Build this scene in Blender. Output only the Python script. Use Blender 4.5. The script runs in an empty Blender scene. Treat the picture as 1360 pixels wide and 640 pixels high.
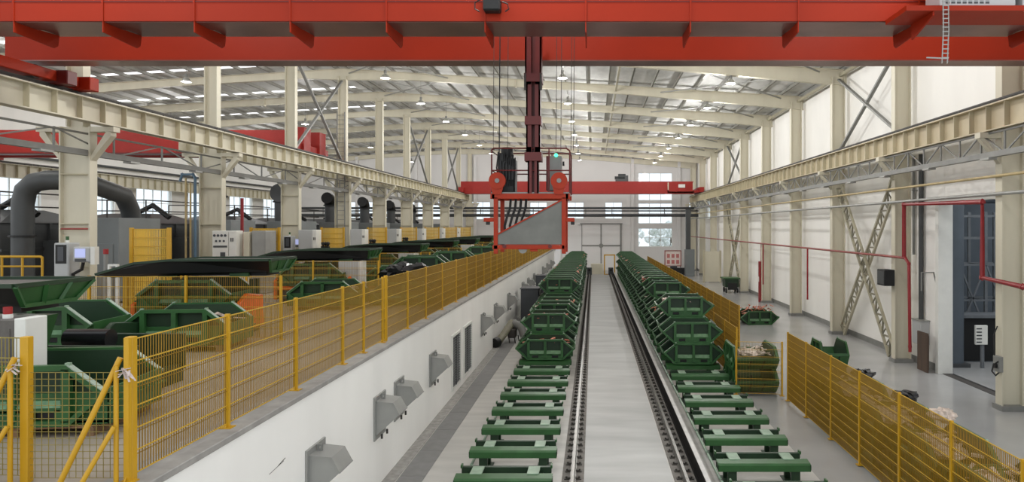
import bpy, bmesh, math, random
from mathutils import Vector, Matrix, noise
random.seed(7)
PI = math.pi
S = bpy.context.scene
COL = S.collection

# ---------------------------------------------------------------- camera, world, exposure
F, H = 930.0, 5.92                      # focal length in pixels of a 1360 wide frame, eye height
cam_d = bpy.data.cameras.new('camera')
cam_d.sensor_fit = 'HORIZONTAL'; cam_d.sensor_width = 36.0
cam_d.lens = F * 36.0 / 1360.0
cam_d.shift_x = -108.0 / 1360.0
cam_d.shift_y = -19.0 / 1360.0
cam_d.clip_end = 400
cam = bpy.data.objects.new('camera', cam_d); COL.objects.link(cam)
cam.location = (0, 0, H); cam.rotation_euler = (PI/2, 0, 0)
S.camera = cam
S.view_settings.view_transform = 'Standard'; S.view_settings.look = 'None'
S.view_settings.gamma = 1; S.view_settings.use_curve_mapping = False
S.view_settings.exposure = 0.31
W = bpy.data.worlds.new('overcast_sky'); S.world = W; W.use_nodes = True
W.node_tree.nodes['Background'].inputs[0].default_value = (0.93, 0.97, 1.0, 1)
SKY = 1.15
W.node_tree.nodes['Background'].inputs[1].default_value = SKY
LAMP_W = 400.0
S.cycles.max_bounces = 6; S.cycles.diffuse_bounces = 4; S.cycles.transparent_max_bounces = 16
S.cycles.use_denoising = True
S.cycles.sample_clamp_indirect = 6

# ---------------------------------------------------------------- materials
def lin(c):
    return tuple(((v/255)/12.92 if v/255 <= .04045 else ((v/255+.055)/1.055)**2.4) for v in c)
def mat(name, rgb, rough=.6, metal=0.0, var=.12, scale=3.0, bump=0.0, stretch=None, spec=.5, fine=0.0):
    m = bpy.data.materials.new(name); m.use_nodes = True
    nt = m.node_tree; N = nt.nodes; L = nt.links
    b = N['Principled BSDF']; c = lin(rgb)
    b.inputs['Roughness'].default_value = rough; b.inputs['Metallic'].default_value = metal
    b.inputs['Specular IOR Level'].default_value = spec
    tc = N.new('ShaderNodeTexCoord'); mp = N.new('ShaderNodeMapping')
    if stretch: mp.inputs['Scale'].default_value = stretch
    L.new(tc.outputs['Object'], mp.inputs['Vector'])
    nz = N.new('ShaderNodeTexNoise'); nz.inputs['Scale'].default_value = scale; nz.inputs['Detail'].default_value = 6
    L.new(mp.outputs['Vector'], nz.inputs['Vector'])
    rp = N.new('ShaderNodeValToRGB')
    rp.color_ramp.elements[0].position = .3; rp.color_ramp.elements[1].position = .72
    rp.color_ramp.elements[0].color = tuple(v*(1-var) for v in c) + (1,)
    rp.color_ramp.elements[1].color = tuple(min(1, v*(1+var)) for v in c) + (1,)
    L.new(nz.outputs['Fac'], rp.inputs['Fac'])
    L.new(rp.outputs['Color'], b.inputs['Base Color'])
    if bump:
        bp = N.new('ShaderNodeBump'); bp.inputs['Strength'].default_value = bump
        L.new(nz.outputs['Fac'], bp.inputs['Height']); L.new(bp.outputs['Normal'], b.inputs['Normal'])
    return m
def emit(name, rgb, s):
    m = bpy.data.materials.new(name); m.use_nodes = True
    b = m.node_tree.nodes['Principled BSDF']
    b.inputs['Base Color'].default_value = lin(rgb) + (1,)
    b.inputs['Emission Color'].default_value = lin(rgb) + (1,); b.inputs['Emission Strength'].default_value = s
    return m
M = dict(
    red=mat('crane_red_paint', (152, 40, 14), .5, var=.07, scale=.6, spec=.2),
    framered=mat('frame_orange_red_paint', (158, 48, 22), .5, var=.1, scale=3, spec=.25),
    soffit=mat('floor_reflection_maroon_plate', (128, 92, 86), .3, .35, var=.25, scale=.8),  # crane underside: floor reflection put into the greyed colour
    red2=mat('crane_dark_red_paint', (92, 14, 8), .45, var=.1, scale=1),
    farred=mat('distance_faded_red', (150, 42, 36), .5, var=.06, spec=.25),  # crane red paled by distance, the fading put into the colour
    green=mat('green_paint', (44, 88, 44), .4, var=.2, scale=2.5),
    green2=mat('deep_green_paint_and_shade', (20, 48, 24), .5, var=.18, scale=2.5),  # dark green parts, and recess shade put into the bin end panels
    lgreen=mat('worn_pale_green_steel', (136, 158, 136), .5, var=.15, scale=6),
    worn=mat('worn_bare_edge_steel', (150, 166, 150), .5, var=.25, scale=8),
    tan=mat('tan_steel_paint', (190, 177, 148), .55, var=.08, scale=1.2),
    cream=mat('cream_steel_paint', (204, 198, 178), .55, var=.07, scale=1.2, stretch=(1, 1, .3)),
    cream2=mat('weathered_cream_steel', (186, 178, 152), .6, var=.14, scale=2, stretch=(1, 1, .3)),
    white=mat('white_wall_plaster', (242, 240, 235), .85, var=.05, scale=.5, stretch=(1, 1, .35)),
    farwhite=mat('back_wall_plaster', (214, 212, 210), .85, var=.03, scale=.3),
    conc=mat('concrete_slab', (184, 181, 175), .5, var=.13, scale=1.1, stretch=(.5, 2.2, 1)),
    conc2=mat('grey_epoxy_floor', (166, 166, 165), .2, var=.08, scale=.5),
    concdark=mat('dusty_concrete', (150, 147, 142), .8, var=.25, scale=6),
    coping=mat('grey_coping_concrete', (150, 147, 142), .8, var=.16, scale=4),
    plat=mat('platform_concrete', (148, 138, 124), .6, var=.12, scale=.9),
    plate=mat('steel_cover_plate', (122, 121, 119), .6, var=.12, scale=3),
    steel=mat('rail_steel', (120, 117, 112), .35, .6, var=.15, scale=5),
    clip=mat('grey_brown_clip', (66, 62, 56), .6, .2, var=.3, scale=8),
    darksteel=mat('dark_grimy_steel', (62, 58, 54), .65, var=.3, scale=8),
    galv=mat('galvanised_sheet', (152, 152, 148), .45, .25, var=.09, scale=2),
    greysteel=mat('grey_painted_steel', (128, 128, 124), .55, var=.1, scale=3),
    brace=mat('olive_grey_steel', (128, 124, 106), .55, var=.12, scale=3),
    lattice=mat('dull_cream_lattice', (168, 162, 140), .55, var=.1, scale=3),
    yellow=mat('yellow_powder_coat', (192, 147, 22), .42, var=.06, scale=3),
    gateyellow=mat('pale_yellow_wire', (232, 194, 72), .5, var=.05),
    sill=mat('lit_scuffed_green_sill', (98, 134, 98), .45, var=.25, scale=7),  # light caught by the sloping sill put into a paler green, with scuffs
    yellowfold=mat('bright_yellow_wire', (196, 156, 44), .5, var=.06, scale=3),
    yellowmesh=mat('amber_coated_wire', (140, 105, 13), .5, var=.06, scale=3),
    olivemesh=mat('dull_olive_wire', (140, 126, 60), .55, var=.1, scale=3),
    mach=mat('dark_grey_machine_paint', (66, 68, 69), .5, var=.1, scale=1.2),
    mach2=mat('mid_grey_machine_paint', (116, 121, 122), .5, var=.06, scale=1.2),
    mach3=mat('pale_grey_cabinet_paint', (176, 178, 178), .5, var=.05, scale=1.2),
    slate=mat('slate_cabinet_paint', (72, 75, 80), .5, var=.08, scale=1),
    whitep=mat('white_panel_paint', (222, 222, 216), .5, var=.04),
    black=mat('black_rubber', (12, 12, 12), .55, var=.2),
    blackgloss=mat('black_plastic_sheet', (26, 26, 29), .28, var=.3, scale=6),
    rubber=mat('grey_rubber_lining', (98, 94, 90), .8, var=.12, scale=9),
    orange=mat('orange_machine_paint', (224, 104, 34), .45, var=.08),
    deck=mat('silver_foil_roof', (206, 206, 203), .65, 0.0, var=.1, scale=2.5, stretch=(1, .4, 1)),
    purlin=mat('zinc_purlin', (150, 148, 140), .5, .2, var=.1),
    firered=mat('fire_pipe_red', (136, 24, 30), .45, var=.1),
    rust=mat('rusty_red_pipe', (140, 62, 54), .55, var=.2, scale=4),
    greyred=mat('plate_grey_primer', (112, 112, 106), .6, var=.16, scale=2),
    wood=mat('dark_weathered_board', (76, 60, 48), .75, var=.3, scale=5, stretch=(1, 1, .1)),
    pallet=mat('pallet_wood', (128, 100, 72), .8, var=.25, scale=6),
    blue=mat('blue_pipe_paint', (84, 110, 130), .5),
    brass=mat('ochre_pipe_paint', (178, 158, 112), .5),
    trackdirt=mat('track_dirt', (112, 108, 102), .85, var=.3, scale=5),
    scrap=mat('scrap_metal_offcuts', (196, 180, 168), .5, .3, var=.35, scale=9),
    scrapred=mat('rusty_scrap_offcuts', (186, 118, 96), .6, var=.4, scale=9),
    darkroom=mat('blue_grey_store_paint', (82, 90, 98), .6, var=.12, scale=1),
    darkroom2=mat('dull_steel_racking', (110, 114, 118), .5, .2, var=.15),
    leaf=mat('tree_leaves', (226, 236, 222), .7, var=.4, scale=2),
    bark=mat('tree_bark', (90, 75, 60), .9),
    paper=mat('notice_paper', (226, 214, 206), .8, var=.1, scale=6),
    redink=mat('red_notice_print', (190, 116, 112), .7),
    lampalu=mat('spun_aluminium', (190, 190, 185), .3, .7),
    tape=mat('white_cloth_tape', (190, 176, 170), .8),
    ground=mat('pale_yard_ground', (190, 188, 180), .9),
)
M['lampglow'] = emit('lamp_glow', (255, 250, 238), 6)
M['screen'] = emit('lit_screen', (170, 178, 225), .45)
M['greenled'] = emit('green_indicator', (60, 255, 170), 3)
M['redled'] = emit('red_beacon', (140, 24, 24), .08)
M['skylight'] = emit('daylit_skylight_sheet', (250, 252, 255), 1.25)
g = bpy.data.materials.new('window_glass'); g.use_nodes = True
nt = g.node_tree; nt.nodes.remove(nt.nodes['Principled BSDF'])
tr = nt.nodes.new('ShaderNodeBsdfTransparent'); gl = nt.nodes.new('ShaderNodeBsdfGlossy'); mx = nt.nodes.new('ShaderNodeMixShader')
tr.inputs[0].default_value = (.93, .97, 1, 1); gl.inputs['Roughness'].default_value = .05; mx.inputs[0].default_value = .07
nt.links.new(tr.outputs[0], mx.inputs[1]); nt.links.new(gl.outputs[0], mx.inputs[2])
nt.links.new(mx.outputs[0], nt.nodes['Material Output'].inputs[0])
M['glass'] = g

# ---------------------------------------------------------------- mesh builder
POS = {}
class MB:
    def __init__(s): s.v = []; s.f = []
    def add(s, vs, fs):
        o = len(s.v); s.v += [tuple(p) for p in vs]; s.f += [tuple(i+o for i in f) for f in fs]; return s
    def box(s, x0, x1, y0, y1, z0, z1):
        x0, x1 = min(x0, x1), max(x0, x1); y0, y1 = min(y0, y1), max(y0, y1); z0, z1 = min(z0, z1), max(z0, z1)
        return s.add([(x0,y0,z0),(x1,y0,z0),(x1,y1,z0),(x0,y1,z0),(x0,y0,z1),(x1,y0,z1),(x1,y1,z1),(x0,y1,z1)],
                     [(0,3,2,1),(4,5,6,7),(0,1,5,4),(1,2,6,5),(2,3,7,6),(3,0,4,7)])
    def bar(s, p, q, w, h=None, up=(0,0,1), caps=True):
        h = h or w; p = Vector(p); q = Vector(q); d = (q-p).normalized(); u = Vector(up)
        if abs(d.dot(u)) > .99: u = Vector((0,1,0)) if abs(d.y) < .9 else Vector((1,0,0))
        a = d.cross(u).normalized(); b = a.cross(d).normalized()
        vs = []
        for c in (p, q):
            for i, j in ((-1,-1),(1,-1),(1,1),(-1,1)): vs.append(c + a*(i*w/2) + b*(j*h/2))
        fs = [(0,1,5,4),(1,2,6,5),(2,3,7,6),(3,0,4,7)]
        if caps: fs += [(0,3,2,1),(4,5,6,7)]
        return s.add(vs, fs)
    def tube(s, pts, r, n=10, caps=True):
        pts = [Vector(p) for p in pts]; rings = []; a = None
        for i, p in enumerate(pts):
            if i == 0: d = pts[1]-p
            elif i == len(pts)-1: d = p-pts[i-1]
            else: d = (pts[i+1]-p).normalized() + (p-pts[i-1]).normalized()
            d.normalize()
            if a is None:
                u = Vector((0,0,1)) if abs(d.z) < .9 else Vector((1,0,0)); a = d.cross(u).normalized()
            else:
                a = (a - d*a.dot(d)).normalized()
            b = d.cross(a); rr = r[i] if isinstance(r, (list, tuple)) else r
            rings.append([p + (a*math.cos(2*PI*k/n) + b*math.sin(2*PI*k/n))*rr for k in range(n)])
        vs = [v for rg in rings for v in rg]; fs = []
        for i in range(len(pts)-1):
            for k in range(n):
                fs.append((i*n+k, i*n+(k+1)%n, (i+1)*n+(k+1)%n, (i+1)*n+k))
        if caps: fs += [tuple(range(n-1,-1,-1)), tuple((len(pts)-1)*n+k for k in range(n))]
        return s.add(vs, fs)
    def cyl(s, p, q, r, n=20): return s.tube([p, q], r, n)
    def prism(s, poly, axis, a0, a1):
        n = len(poly); vs = []
        for a in (a0, a1):
            for (u, w) in poly:
                vs.append((a,u,w) if axis == 'x' else (u,a,w) if axis == 'y' else (u,w,a))
        fs = [(i,(i+1)%n,n+(i+1)%n,n+i) for i in range(n)] + [tuple(range(n-1,-1,-1)), tuple(range(n,2*n))]
        return s.add(vs, fs)
    def ring(s, outer, inner, axis, a0, a1):
        """frame: outer polygon minus inner polygon (same count), extruded"""
        n = len(outer)
        for i in range(n):
            j = (i+1) % n
            s.prism([outer[i], outer[j], inner[j], inner[i]], axis, a0, a1)
        return s
    def hbeam(s, x, y, z0, z1, web, fl, t=.03):
        """upright H section: web along X of length web, flanges along Y of length fl"""
        s.box(x-web/2+t, x+web/2-t, y-t/2, y+t/2, z0, z1)
        s.box(x-web/2, x-web/2+t, y-fl/2, y+fl/2, z0, z1); s.box(x+web/2-t, x+web/2, y-fl/2, y+fl/2, z0, z1)
        return s
    def lump(s, c, r, sq=(1,1,1), seed=0, sub=1, amp=.35):
        bm = bmesh.new(); bmesh.ops.create_icosphere(bm, subdivisions=sub, radius=1)
        vs = []
        for v in bm.verts:
            k = 1 + amp*noise.noise(v.co*1.7 + Vector((seed*3.1, seed*1.7, seed*.9)))
            vs.append((c[0]+v.co.x*r*sq[0]*k, c[1]+v.co.y*r*sq[1]*k, c[2]+v.co.z*r*sq[2]*k))
        fs = [tuple(v.index for v in f.verts) for f in bm.faces]; bm.free()
        return s.add(vs, fs)
    def build(s, name, m, parent=None, bev=0, smooth=False, at=None):
        me = bpy.data.meshes.new(name)
        off = Vector((0,0,0))
        if parent is not None: off = POS.get(parent, off)
        if at is not None: off = Vector(at)
        me.from_pydata([Vector(v)-off for v in s.v], [], s.f)
        bm = bmesh.new(); bm.from_mesh(me)
        bmesh.ops.recalc_face_normals(bm, faces=bm.faces)
        if bev:
            ed = [e for e in bm.edges if len(e.link_faces) == 2 and e.calc_face_angle(0) > .5]
            bmesh.ops.bevel(bm, geom=ed, offset=bev, segments=1, affect='EDGES', clamp_overlap=True)
        bm.to_mesh(me); bm.free()
        if smooth:
            for p in me.polygons: p.use_smooth = True
            try: me.set_sharp_from_angle(angle=.7)
            except Exception: pass
        me.materials.append(M[m] if isinstance(m, str) else m)
        o = bpy.data.objects.new(name, me); COL.objects.link(o)
        if parent is not None: o.parent = parent; POS[o] = off
        elif at is not None: o.location = at; POS[o] = off
        return o

def thing(name, label, cat, loc=(0,0,0), group=None, rz=0):
    o = bpy.data.objects.new(name, None); COL.objects.link(o); o.empty_display_size = .2
    o.location = loc; o.rotation_euler = (0,0,rz); o['label'] = label; o['category'] = cat
    if group: o['group'] = group
    POS[o] = Vector(loc)
    return o
def tag(o, label, cat, group=None, kind=None):
    o['label'] = label; o['category'] = cat
    if group: o['group'] = group
    if kind: o['kind'] = kind
    return o
def struct(o): o['kind'] = 'structure'; return o
KIDS = {}
def dup(root, loc, rz=None, label=None, group=None, skip=(), scale=None):
    r = root.copy(); COL.objects.link(r); r.location = loc
    if rz is not None: r.rotation_euler = (0,0,rz)
    if scale: r.scale = scale
    if label: r['label'] = label
    if group: r['group'] = group
    if root not in KIDS: KIDS[root] = [(c, list(c.children)) for c in root.children]
    for ch, gs in KIDS[root]:
        if ch.name.split('.')[0] in skip: continue
        c = ch.copy(); COL.objects.link(c); c.parent = r
        for gg in gs:
            d = gg.copy(); COL.objects.link(d); d.parent = c
    return r
ORD = ['first','second','third','fourth','fifth','sixth','seventh','eighth','ninth','tenth','eleventh','twelfth','thirteenth','fourteenth',
       'fifteenth','sixteenth','seventeenth','eighteenth','nineteenth','twentieth','twenty-first','twenty-second','twenty-third','twenty-fourth',
       'twenty-fifth','twenty-sixth','twenty-seventh','twenty-eighth','twenty-ninth','thirtieth','thirty-first','thirty-second','thirty-third','thirty-fourth']

# ================================================================ SETTING
P = 3.08                         # raised platform level
WX = -4.91                       # retaining wall face
YB = 95.0                        # back wall
XR = 14.1                        # right wall face
XL = -40.7                       # far left wall
XC = -16.7                       # column line between the two halls
def roof_z(x): return 16.45 - .061*abs(x - XC)

f = MB().box(WX-.3, -.28, -2, YB, -.3, 0).build('floor', 'conc'); struct(f)
f = MB().box(-.28, 1.86, -2, YB, -.3, 0.0).build('floor', mat('smooth_track_slab', (172,172,169), .5, var=.16, scale=1.0, stretch=(.3,1.2,1))); struct(f)
f = MB().box(1.86, 5.3, -2, YB, -.3, 0).build('floor', 'conc'); struct(f)
f = MB().box(5.3, XR+.4, -2, YB, -.3, 0).build('floor', 'conc2'); struct(f)
f = MB().box(XL, WX-.22, -2, YB, P-.35, P).build('floor_platform', 'plat'); struct(f)
f = MB().box(-60, 60, YB+.5, 150, -.5, -.2).build('ground', 'ground'); struct(f)
f = MB().box(WX-.22, WX, -2, 88, 0, P-.06).build('wall_left', 'white'); struct(f)
f = MB().box(WX-.5, WX+.03, -2, 88, P-.06, P+.03).build('trim_1', 'coping', bev=.01); struct(f)
f = MB().box(WX, WX+.30, -2, 88, 0, .012).build('trim_2', 'concdark'); struct(f)
f = MB().box(WX-.22, WX, 88, 88.3, 0, P).build('trim_3', 'white'); struct(f)

def wall_holes(axis, c0, c1, a0, a1, z0, z1, holes):
    """wall slab normal to axis between c0..c1, with rectangular holes (a,b,za,zb)"""
    mb = MB(); A = sorted({a0, a1, *[h[0] for h in holes], *[h[1] for h in holes]})
    for i in range(len(A)-1):
        m = (A[i]+A[i+1])/2
        hs = sorted([(h[2], h[3]) for h in holes if h[0] < m < h[1]]); z = z0; segs = []
        for p, q in hs:
            if p > z: segs.append((z, p))
            z = q
        if z < z1: segs.append((z, z1))
        for p, q in segs:
            if axis == 'x': mb.box(c0, c1, A[i], A[i+1], p, q)
            else: mb.box(A[i], A[i+1], c0, c1, p, q)
    return mb
# right wall with its tall doorway
struct(wall_holes('x', XR, XR+.32, 13, YB+.4, 0, 15.2, [(24.1, 28.2, 0, 6.93), (84, 86.5, 6.9, 9.2)]).build('wall_right', 'white'))
struct(MB().box(XR-.035, XR, 13, 24.05, 0, .28).box(XR-.035, XR, 28.3, YB, 0, .28).build('baseboard_right', 'greysteel'))
d = MB(); d.box(XR-.22, XR+.36, 28.17, 28.42, 0, 6.9).box(XR-.06, XR+.36, 23.96, 24.13, 0, 6.9).box(XR-.06, XR+.36, 23.96, 28.42, 6.9, 7.07)
struct(d.build('door_1', 'whitep'))
struct(MB().box(XR-.05, XR+.3, 24.1, 28.2, 0, .012).build('trim_4', 'darksteel'))
# back wall
bw = [(6.1,10.7,9.5,13.2), (6.1,10.7,6.35,9.1), (6.1,10.7,3.2,5.7), (-3.6,-1.3,7.0,9.25), (1.6,3.9,7.0,9.25), (-8.6,-6.3,7.0,9.25),
      (-17.1,-14.0,6.9,9.3), (-25.5,-20.5,6.9,9.3), (-33,-28,6.9,9.3), (13.0,13.8,7.0,9.25), (12.7,13.7,.9,3.2)]
struct(wall_holes('y', YB, YB+.4, XL-.4, XR+.4, 0, 16.6, bw).build('wall_back', 'farwhite'))
lw = []
for k in range(7):
    y = 41 + 8*k
    lw += [(y-2.6, y+2.6, 6.8, 9.4), (y-2.6, y+2.6, 4.4, 6.2)]
struct(wall_holes('x', XL-.4, XL, 30, YB+.4, P, 15.2, lw).build('wall_far_left', 'white'))
nwin = 0
def window(axis, c, a0, a1, z0, z1, nx, nz):
    global nwin; nwin += 1
    fr = MB(); t = .05
    def bx(p, q, u, v):
        if axis == 'y': fr.box(p, q, c-.04, c+.04, u, v)
        else: fr.box(c-.04, c+.04, p, q, u, v)
    bx(a0,a0+t,z0,z1); bx(a1-t,a1,z0,z1); bx(a0,a1,z0,z0+t); bx(a0,a1,z1-t,z1)
    for i in range(1,nx): x = a0+(a1-a0)*i/nx; bx(x-.03,x+.03,z0,z1)
    for i in range(1,nz): z = z0+(z1-z0)*i/nz; bx(a0,a1,z-.025,z+.025)
    o = struct(fr.build('window_%d' % nwin, 'whitep'))
    pn = MB()
    if axis == 'y': pn.box(a0,a1,c-.006,c+.006,z0,z1)
    else: pn.box(c-.006,c+.006,a0,a1,z0,z1)
    pn.build('pane', 'glass', o)
for h in bw: window('y', YB+.2, *h, 3 if h[1]-h[0] > 3 else 2, 2)
for h in lw: window('x', XL-.2, *h, 4, 2)
window('x', XR+.16, 84, 86.5, 6.9, 9.2, 2, 2)

# roof: two slopes of silver sheet with skylight strips, purlins as children
for side, x0, x1, nm in ((1, XC, XR+.3, 'right'), (-1, XC, XL-.3, 'left')):
    mb = MB(); sk = MB(); zs = .24
    bands = []                                    # skylight sheets just behind each rafter
    for n in range(0, 10):
        y = 22.7 + 8*n
        if side < 0 and n < 6: bands.append((y-1.5, y-.95))
    ys = [12.0]
    def sl(mbx, ya, yb, xa, xb, t):
        za, zb = roof_z(xa)+zs, roof_z(xb)+zs
        mbx.add([(xa,ya,za),(xb,ya,zb),(xb,yb,zb),(xa,yb,za),(xa,ya,za+t),(xb,ya,zb+t),(xb,yb,zb+t),(xa,yb,za+t)],
                [(0,3,2,1),(4,5,6,7),(0,1,5,4),(1,2,6,5),(2,3,7,6),(3,0,4,7)])
    y = 12.0
    for a, b in bands:
        if a > y: sl(mb, y, a, x0, x1, .06)
        xa, xb = x0 + side*1.5, x1 - side*2.0
        sl(sk, a, b, xa, xb, .05); sl(mb, a, b, x0, xa, .06); sl(mb, a, b, xb, x1, .06)
        y = b
    sl(mb, y, YB+.4, x0, x1, .06)
    roof = struct(mb.build('ceiling', 'deck'))
    if side < 0: sk.build('skylight', 'skylight', roof)
    n = int(abs(x1-x0)/1.45)
    for i in range(n+1):
        x = x0 + (x1-x0)*(i+.3)/(n+.6); z = roof_z(x)
        MB().box(x-.03, x+.03, 12, YB, z+.02, z+.22).box(x, x+.07*side, 12, YB, z+.02, z+.035).build('purlin', 'purlin', roof)
    # eave closing strip
struct(MB().box(XR-.25, XR, 13, YB, roof_z(XR)-.05, roof_z(XR)+.2).build('trim_5', 'galv'))
# rafters
def rafter(xa, xb, y, label, grp):
    o = thing('roof_rafter', label, 'rafter', ((xa+xb)/2, y, roof_z((xa+xb)/2)), grp)
    web = MB(); top = MB(); bot = MB(); N = 8
    P0 = []
    for i in range(N+1):
        t = i/N; x = xa + (xb-xa)*t; e = min(1, abs(x-XC)/abs(xb-XC) if abs(xb-XC) > abs(xa-XC) else 0)
        dep = .50 + (.38*max(0, (e-.55)/.45)) + .25*max(0, (.12-e)/.12)
        P0.append((x, roof_z(x)-.005, roof_z(x)-dep))
    for (x1, a1, b1), (x2, a2, b2) in zip(P0, P0[1:]):
        def hx(mb, ya, yb, za1, zb1, za2, zb2):
            mb.add([(x1,ya,zb1),(x2,ya,zb2),(x2,yb,zb2),(x1,yb,zb1),(x1,ya,za1),(x2,ya,za2),(x2,yb,za2),(x1,yb,za1)],
                   [(0,3,2,1),(4,5,6,7),(0,1,5,4),(1,2,6,5),(2,3,7,6),(3,0,4,7)])
        hx(web, y-.02, y+.02, a1, b1, a2, b2)
        hx(top, y-.16, y+.16, a1, a1-.03, a2, a2-.03)
        hx(bot, y-.16, y+.16, b1+.03, b1, b2+.03, b2)
    web.build('web', 'cream', o); top.build('top_flange', 'cream', o); bot.build('bottom_flange', 'cream', o)
    pl = MB(); x, a, b = P0[3]; pl.box(x-.03, x+.03, y-.16, y+.16, b-.05, a); pl.build('splice_plate', 'cream', o)
for n in range(-1, 10):
    rafter(XC, XR-.1, 22.7+8*n, 'cream tapered roof rafter over the track hall, %s one back' % ORD[n+1], 'rafters of the right hall')
    rafter(XC, XL+.1, 22.7+8*n, 'cream roof rafter over the machine hall at left, %s one back' % ORD[n+1], 'rafters of the left hall')
# roof bracing rods (pairs of crossing flats under the purlins)
for n in range(1, 8):
    y0, y1 = 22.7+8*n, 30.7+8*n
    for xa, xb in ((XC+.4, XC+7), (4.5, 12.5)):
        o = thing('roof_cross_brace', 'pale crossed roof bracing rods %s, %s bay back' % ('above the left columns' if xa < 0 else 'near the right eaves', ORD[n-1]),
                  'brace', (xa, y0, roof_z(xa)-.2), 'roof cross braces')
        MB().bar((xa,y0,roof_z(xa)-.2),(xb,y1,roof_z(xb)-.2),.07).build('rod', 'galv', o)
        MB().bar((xb,y0,roof_z(xb)-.28),(xa,y1,roof_z(xa)-.28),.07).build('rod', 'galv', o)
    for x in (1.5,):
        MB2 = MB().bar((x, y0, roof_z(x)-.35), (x, y1, roof_z(x)-.35), .12)
        tag(MB2.build('roof_strut', 'lattice'), 'pale roof strut between rafters above the rails, %s bay back' % ORD[n-1], 'strut', 'roof struts')
    MB2 = MB().bar((XR-.45, y0, roof_z(XR)-.3), (XR-.45, y1, roof_z(XR)-.3), .16)
    tag(MB2.build('eave_strut', 'lattice'), 'pale eaves strut along the right wall top, %s bay back' % ORD[n-1], 'strut', 'eaves struts')

# ---------------------------------------------------------------- high bay lamps
def make_lamp(x, y, z, label):
    o = thing('high_bay_lamp', label, 'lamp', (x, y, z), 'high bay lamps')
    MB().cyl((x,y,z+.35), (x,y,roof_z(x)-.02), .012, 8).build('rod', 'greysteel', o)
    MB().cyl((x,y,z+.16), (x,y,z+.36), .08, 12).build('gear_housing', 'greysteel', o, smooth=True)
    MB().tube([(x,y,z+.16),(x,y,z+.08),(x,y,z-.08)], [.09,.18,.26], 20, caps=False).build('reflector', 'lampalu', o, smooth=True)
    MB().cyl((x,y,z-.04), (x,y,z-.03), .235, 20).build('diffuser', 'lampglow', o)
    ld = bpy.data.lights.new('lamp_light', 'POINT'); ld.shadow_soft_size = .22; ld.energy = LAMP_W; ld.color = (1, .99, .97)
    l = bpy.data.objects.new('lamp_light', ld); COL.objects.link(l); l.parent = o; l.location = (0, 0, -.32)
for n in range(-1, 9):
    for x, nm in ((-11.5, 'left'), (-1.7, 'middle'), (7.6, 'right')):
        make_lamp(x, 22.7+8*n, 14.2 if x < 0 else 13.9, 'pendant high bay lamp in the %s row over the track hall, %s one back' % (nm, ORD[n+1]))
for n in range(0, 9, 2):
    for x, nm in ((-22.5, 'inner'), (-33, 'outer')):
        make_lamp(x, 22.7+8*n, 14.0, 'pendant lamp in the %s row over the left machine hall, %s one back' % (nm, ORD[n//2]))

# ================================================================ STEEL FRAME
colY = [22.7+8*n for n in range(-1, 10)]
for i, y in enumerate(colY):
    if i == 0: pos_l = 'just outside the frame'
    if y > 15:
        o = thing('steel_column', 'cream steel column on the left platform, %s from the front of its row' % ORD[i-1], 'column', (XC, y, P), 'columns between the two halls')
        m = MB(); m.hbeam(XC, y, P, 9.15, 1.0, .34, .05); m.build('lower_shaft', 'cream', o)
        MB().box(XC-.62, XC+.62, y-.28, y+.28, P, P+.12).build('base_plate', 'greysteel', o)
        m = MB(); m.hbeam(XC, y, 9.15, roof_z(XC)-.5, .56, .34, .05); m.build('upper_shaft', 'cream', o)
        m = MB()
        for s in (-1, 1):
            m.box(XC+s*.5, XC+s*1.25, y-.16, y+.16, 8.98, 9.14)
            m.prism([(XC+s*.5, 8.2), (XC+s*.5, 8.05), (XC+s*1.15, 8.85), (XC+s*1.15, 9.0), (XC+s*1.0, 9.0)], 'y', y-.13, y+.13)
        m.build('bracket', 'cream', o)
        m = MB()
        for z in (4.6, 6.0, 7.6): m.box(XC-.46, XC+.46, y-.17, y+.17, z, z+.03)
        m.build('stiffener', 'cream2', o)
    if y > 15:
        o = thing('steel_column', 'cream steel column standing along the white right wall, %s from the front' % ORD[i-1], 'column', (13.45, y, 0), 'columns along the right wall')
        m = MB(); m.hbeam(13.5, y, .14, roof_z(13.5)-.4, .72, .36, .05); m.build('shaft', 'cream', o)
        MB().box(13.08, 13.92, y-.28, y+.28, 0, .16).build('base_plate', 'greysteel', o)
        m = MB(); m.box(12.45, 13.14, y-.16, y+.16, 8.78, 8.96)
        m.prism([(13.14, 7.95), (13.14, 8.15), (12.6, 8.8), (12.45, 8.8)], 'y', y-.1, y+.1); m.build('bracket', 'cream', o)

def runway(x, zr, zb, y0, y1, label, sgn, cm='cream'):
    """crane runway girder with stiffeners and a rail; sgn = side facing the track hall"""
    o = thing('crane_runway', label, 'crane girder', (x, y0, zb))
    m = MB(); m.box(x-.02, x+.02, y0, y1, zb, zr-.16); m.build('web', cm, o)
    m = MB(); m.box(x-.24, x+.24, y0, y1, zr-.20, zr-.16).box(x-.2, x+.2, y0, y1, zb, zb+.035); m.build('flanges', cm, o)
    m = MB(); y = y0+.5
    while y < y1:
        m.box(x+.02, x+.19, y-.012, y+.012, zb+.03, zr-.2).box(x-.19, x-.02, y-.012, y+.012, zb+.03, zr-.2); y += 1.0
    s = m.build('stiffener', 'cream2', o); s['kind'] = 'stuff'
    m = MB(); m.box(x-.06, x+.06, y0, y1, zr-.16, zr-.13).box(x-.02, x+.02, y0, y1, zr-.13, zr-.05).box(x-.04, x+.04, y0, y1, zr-.05, zr)
    m.build('rail', 'darksteel', o)
    m = MB(); y = y0+.4
    while y < y1:
        m.box(x-.17, x-.06, y-.05, y+.05, zr-.16, zr-.11).box(x+.06, x+.17, y-.05, y+.05, zr-.16, zr-.11); y += .6
    s = m.build('rail_clip', 'clip', o); s['kind'] = 'stuff'
    return o
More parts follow.
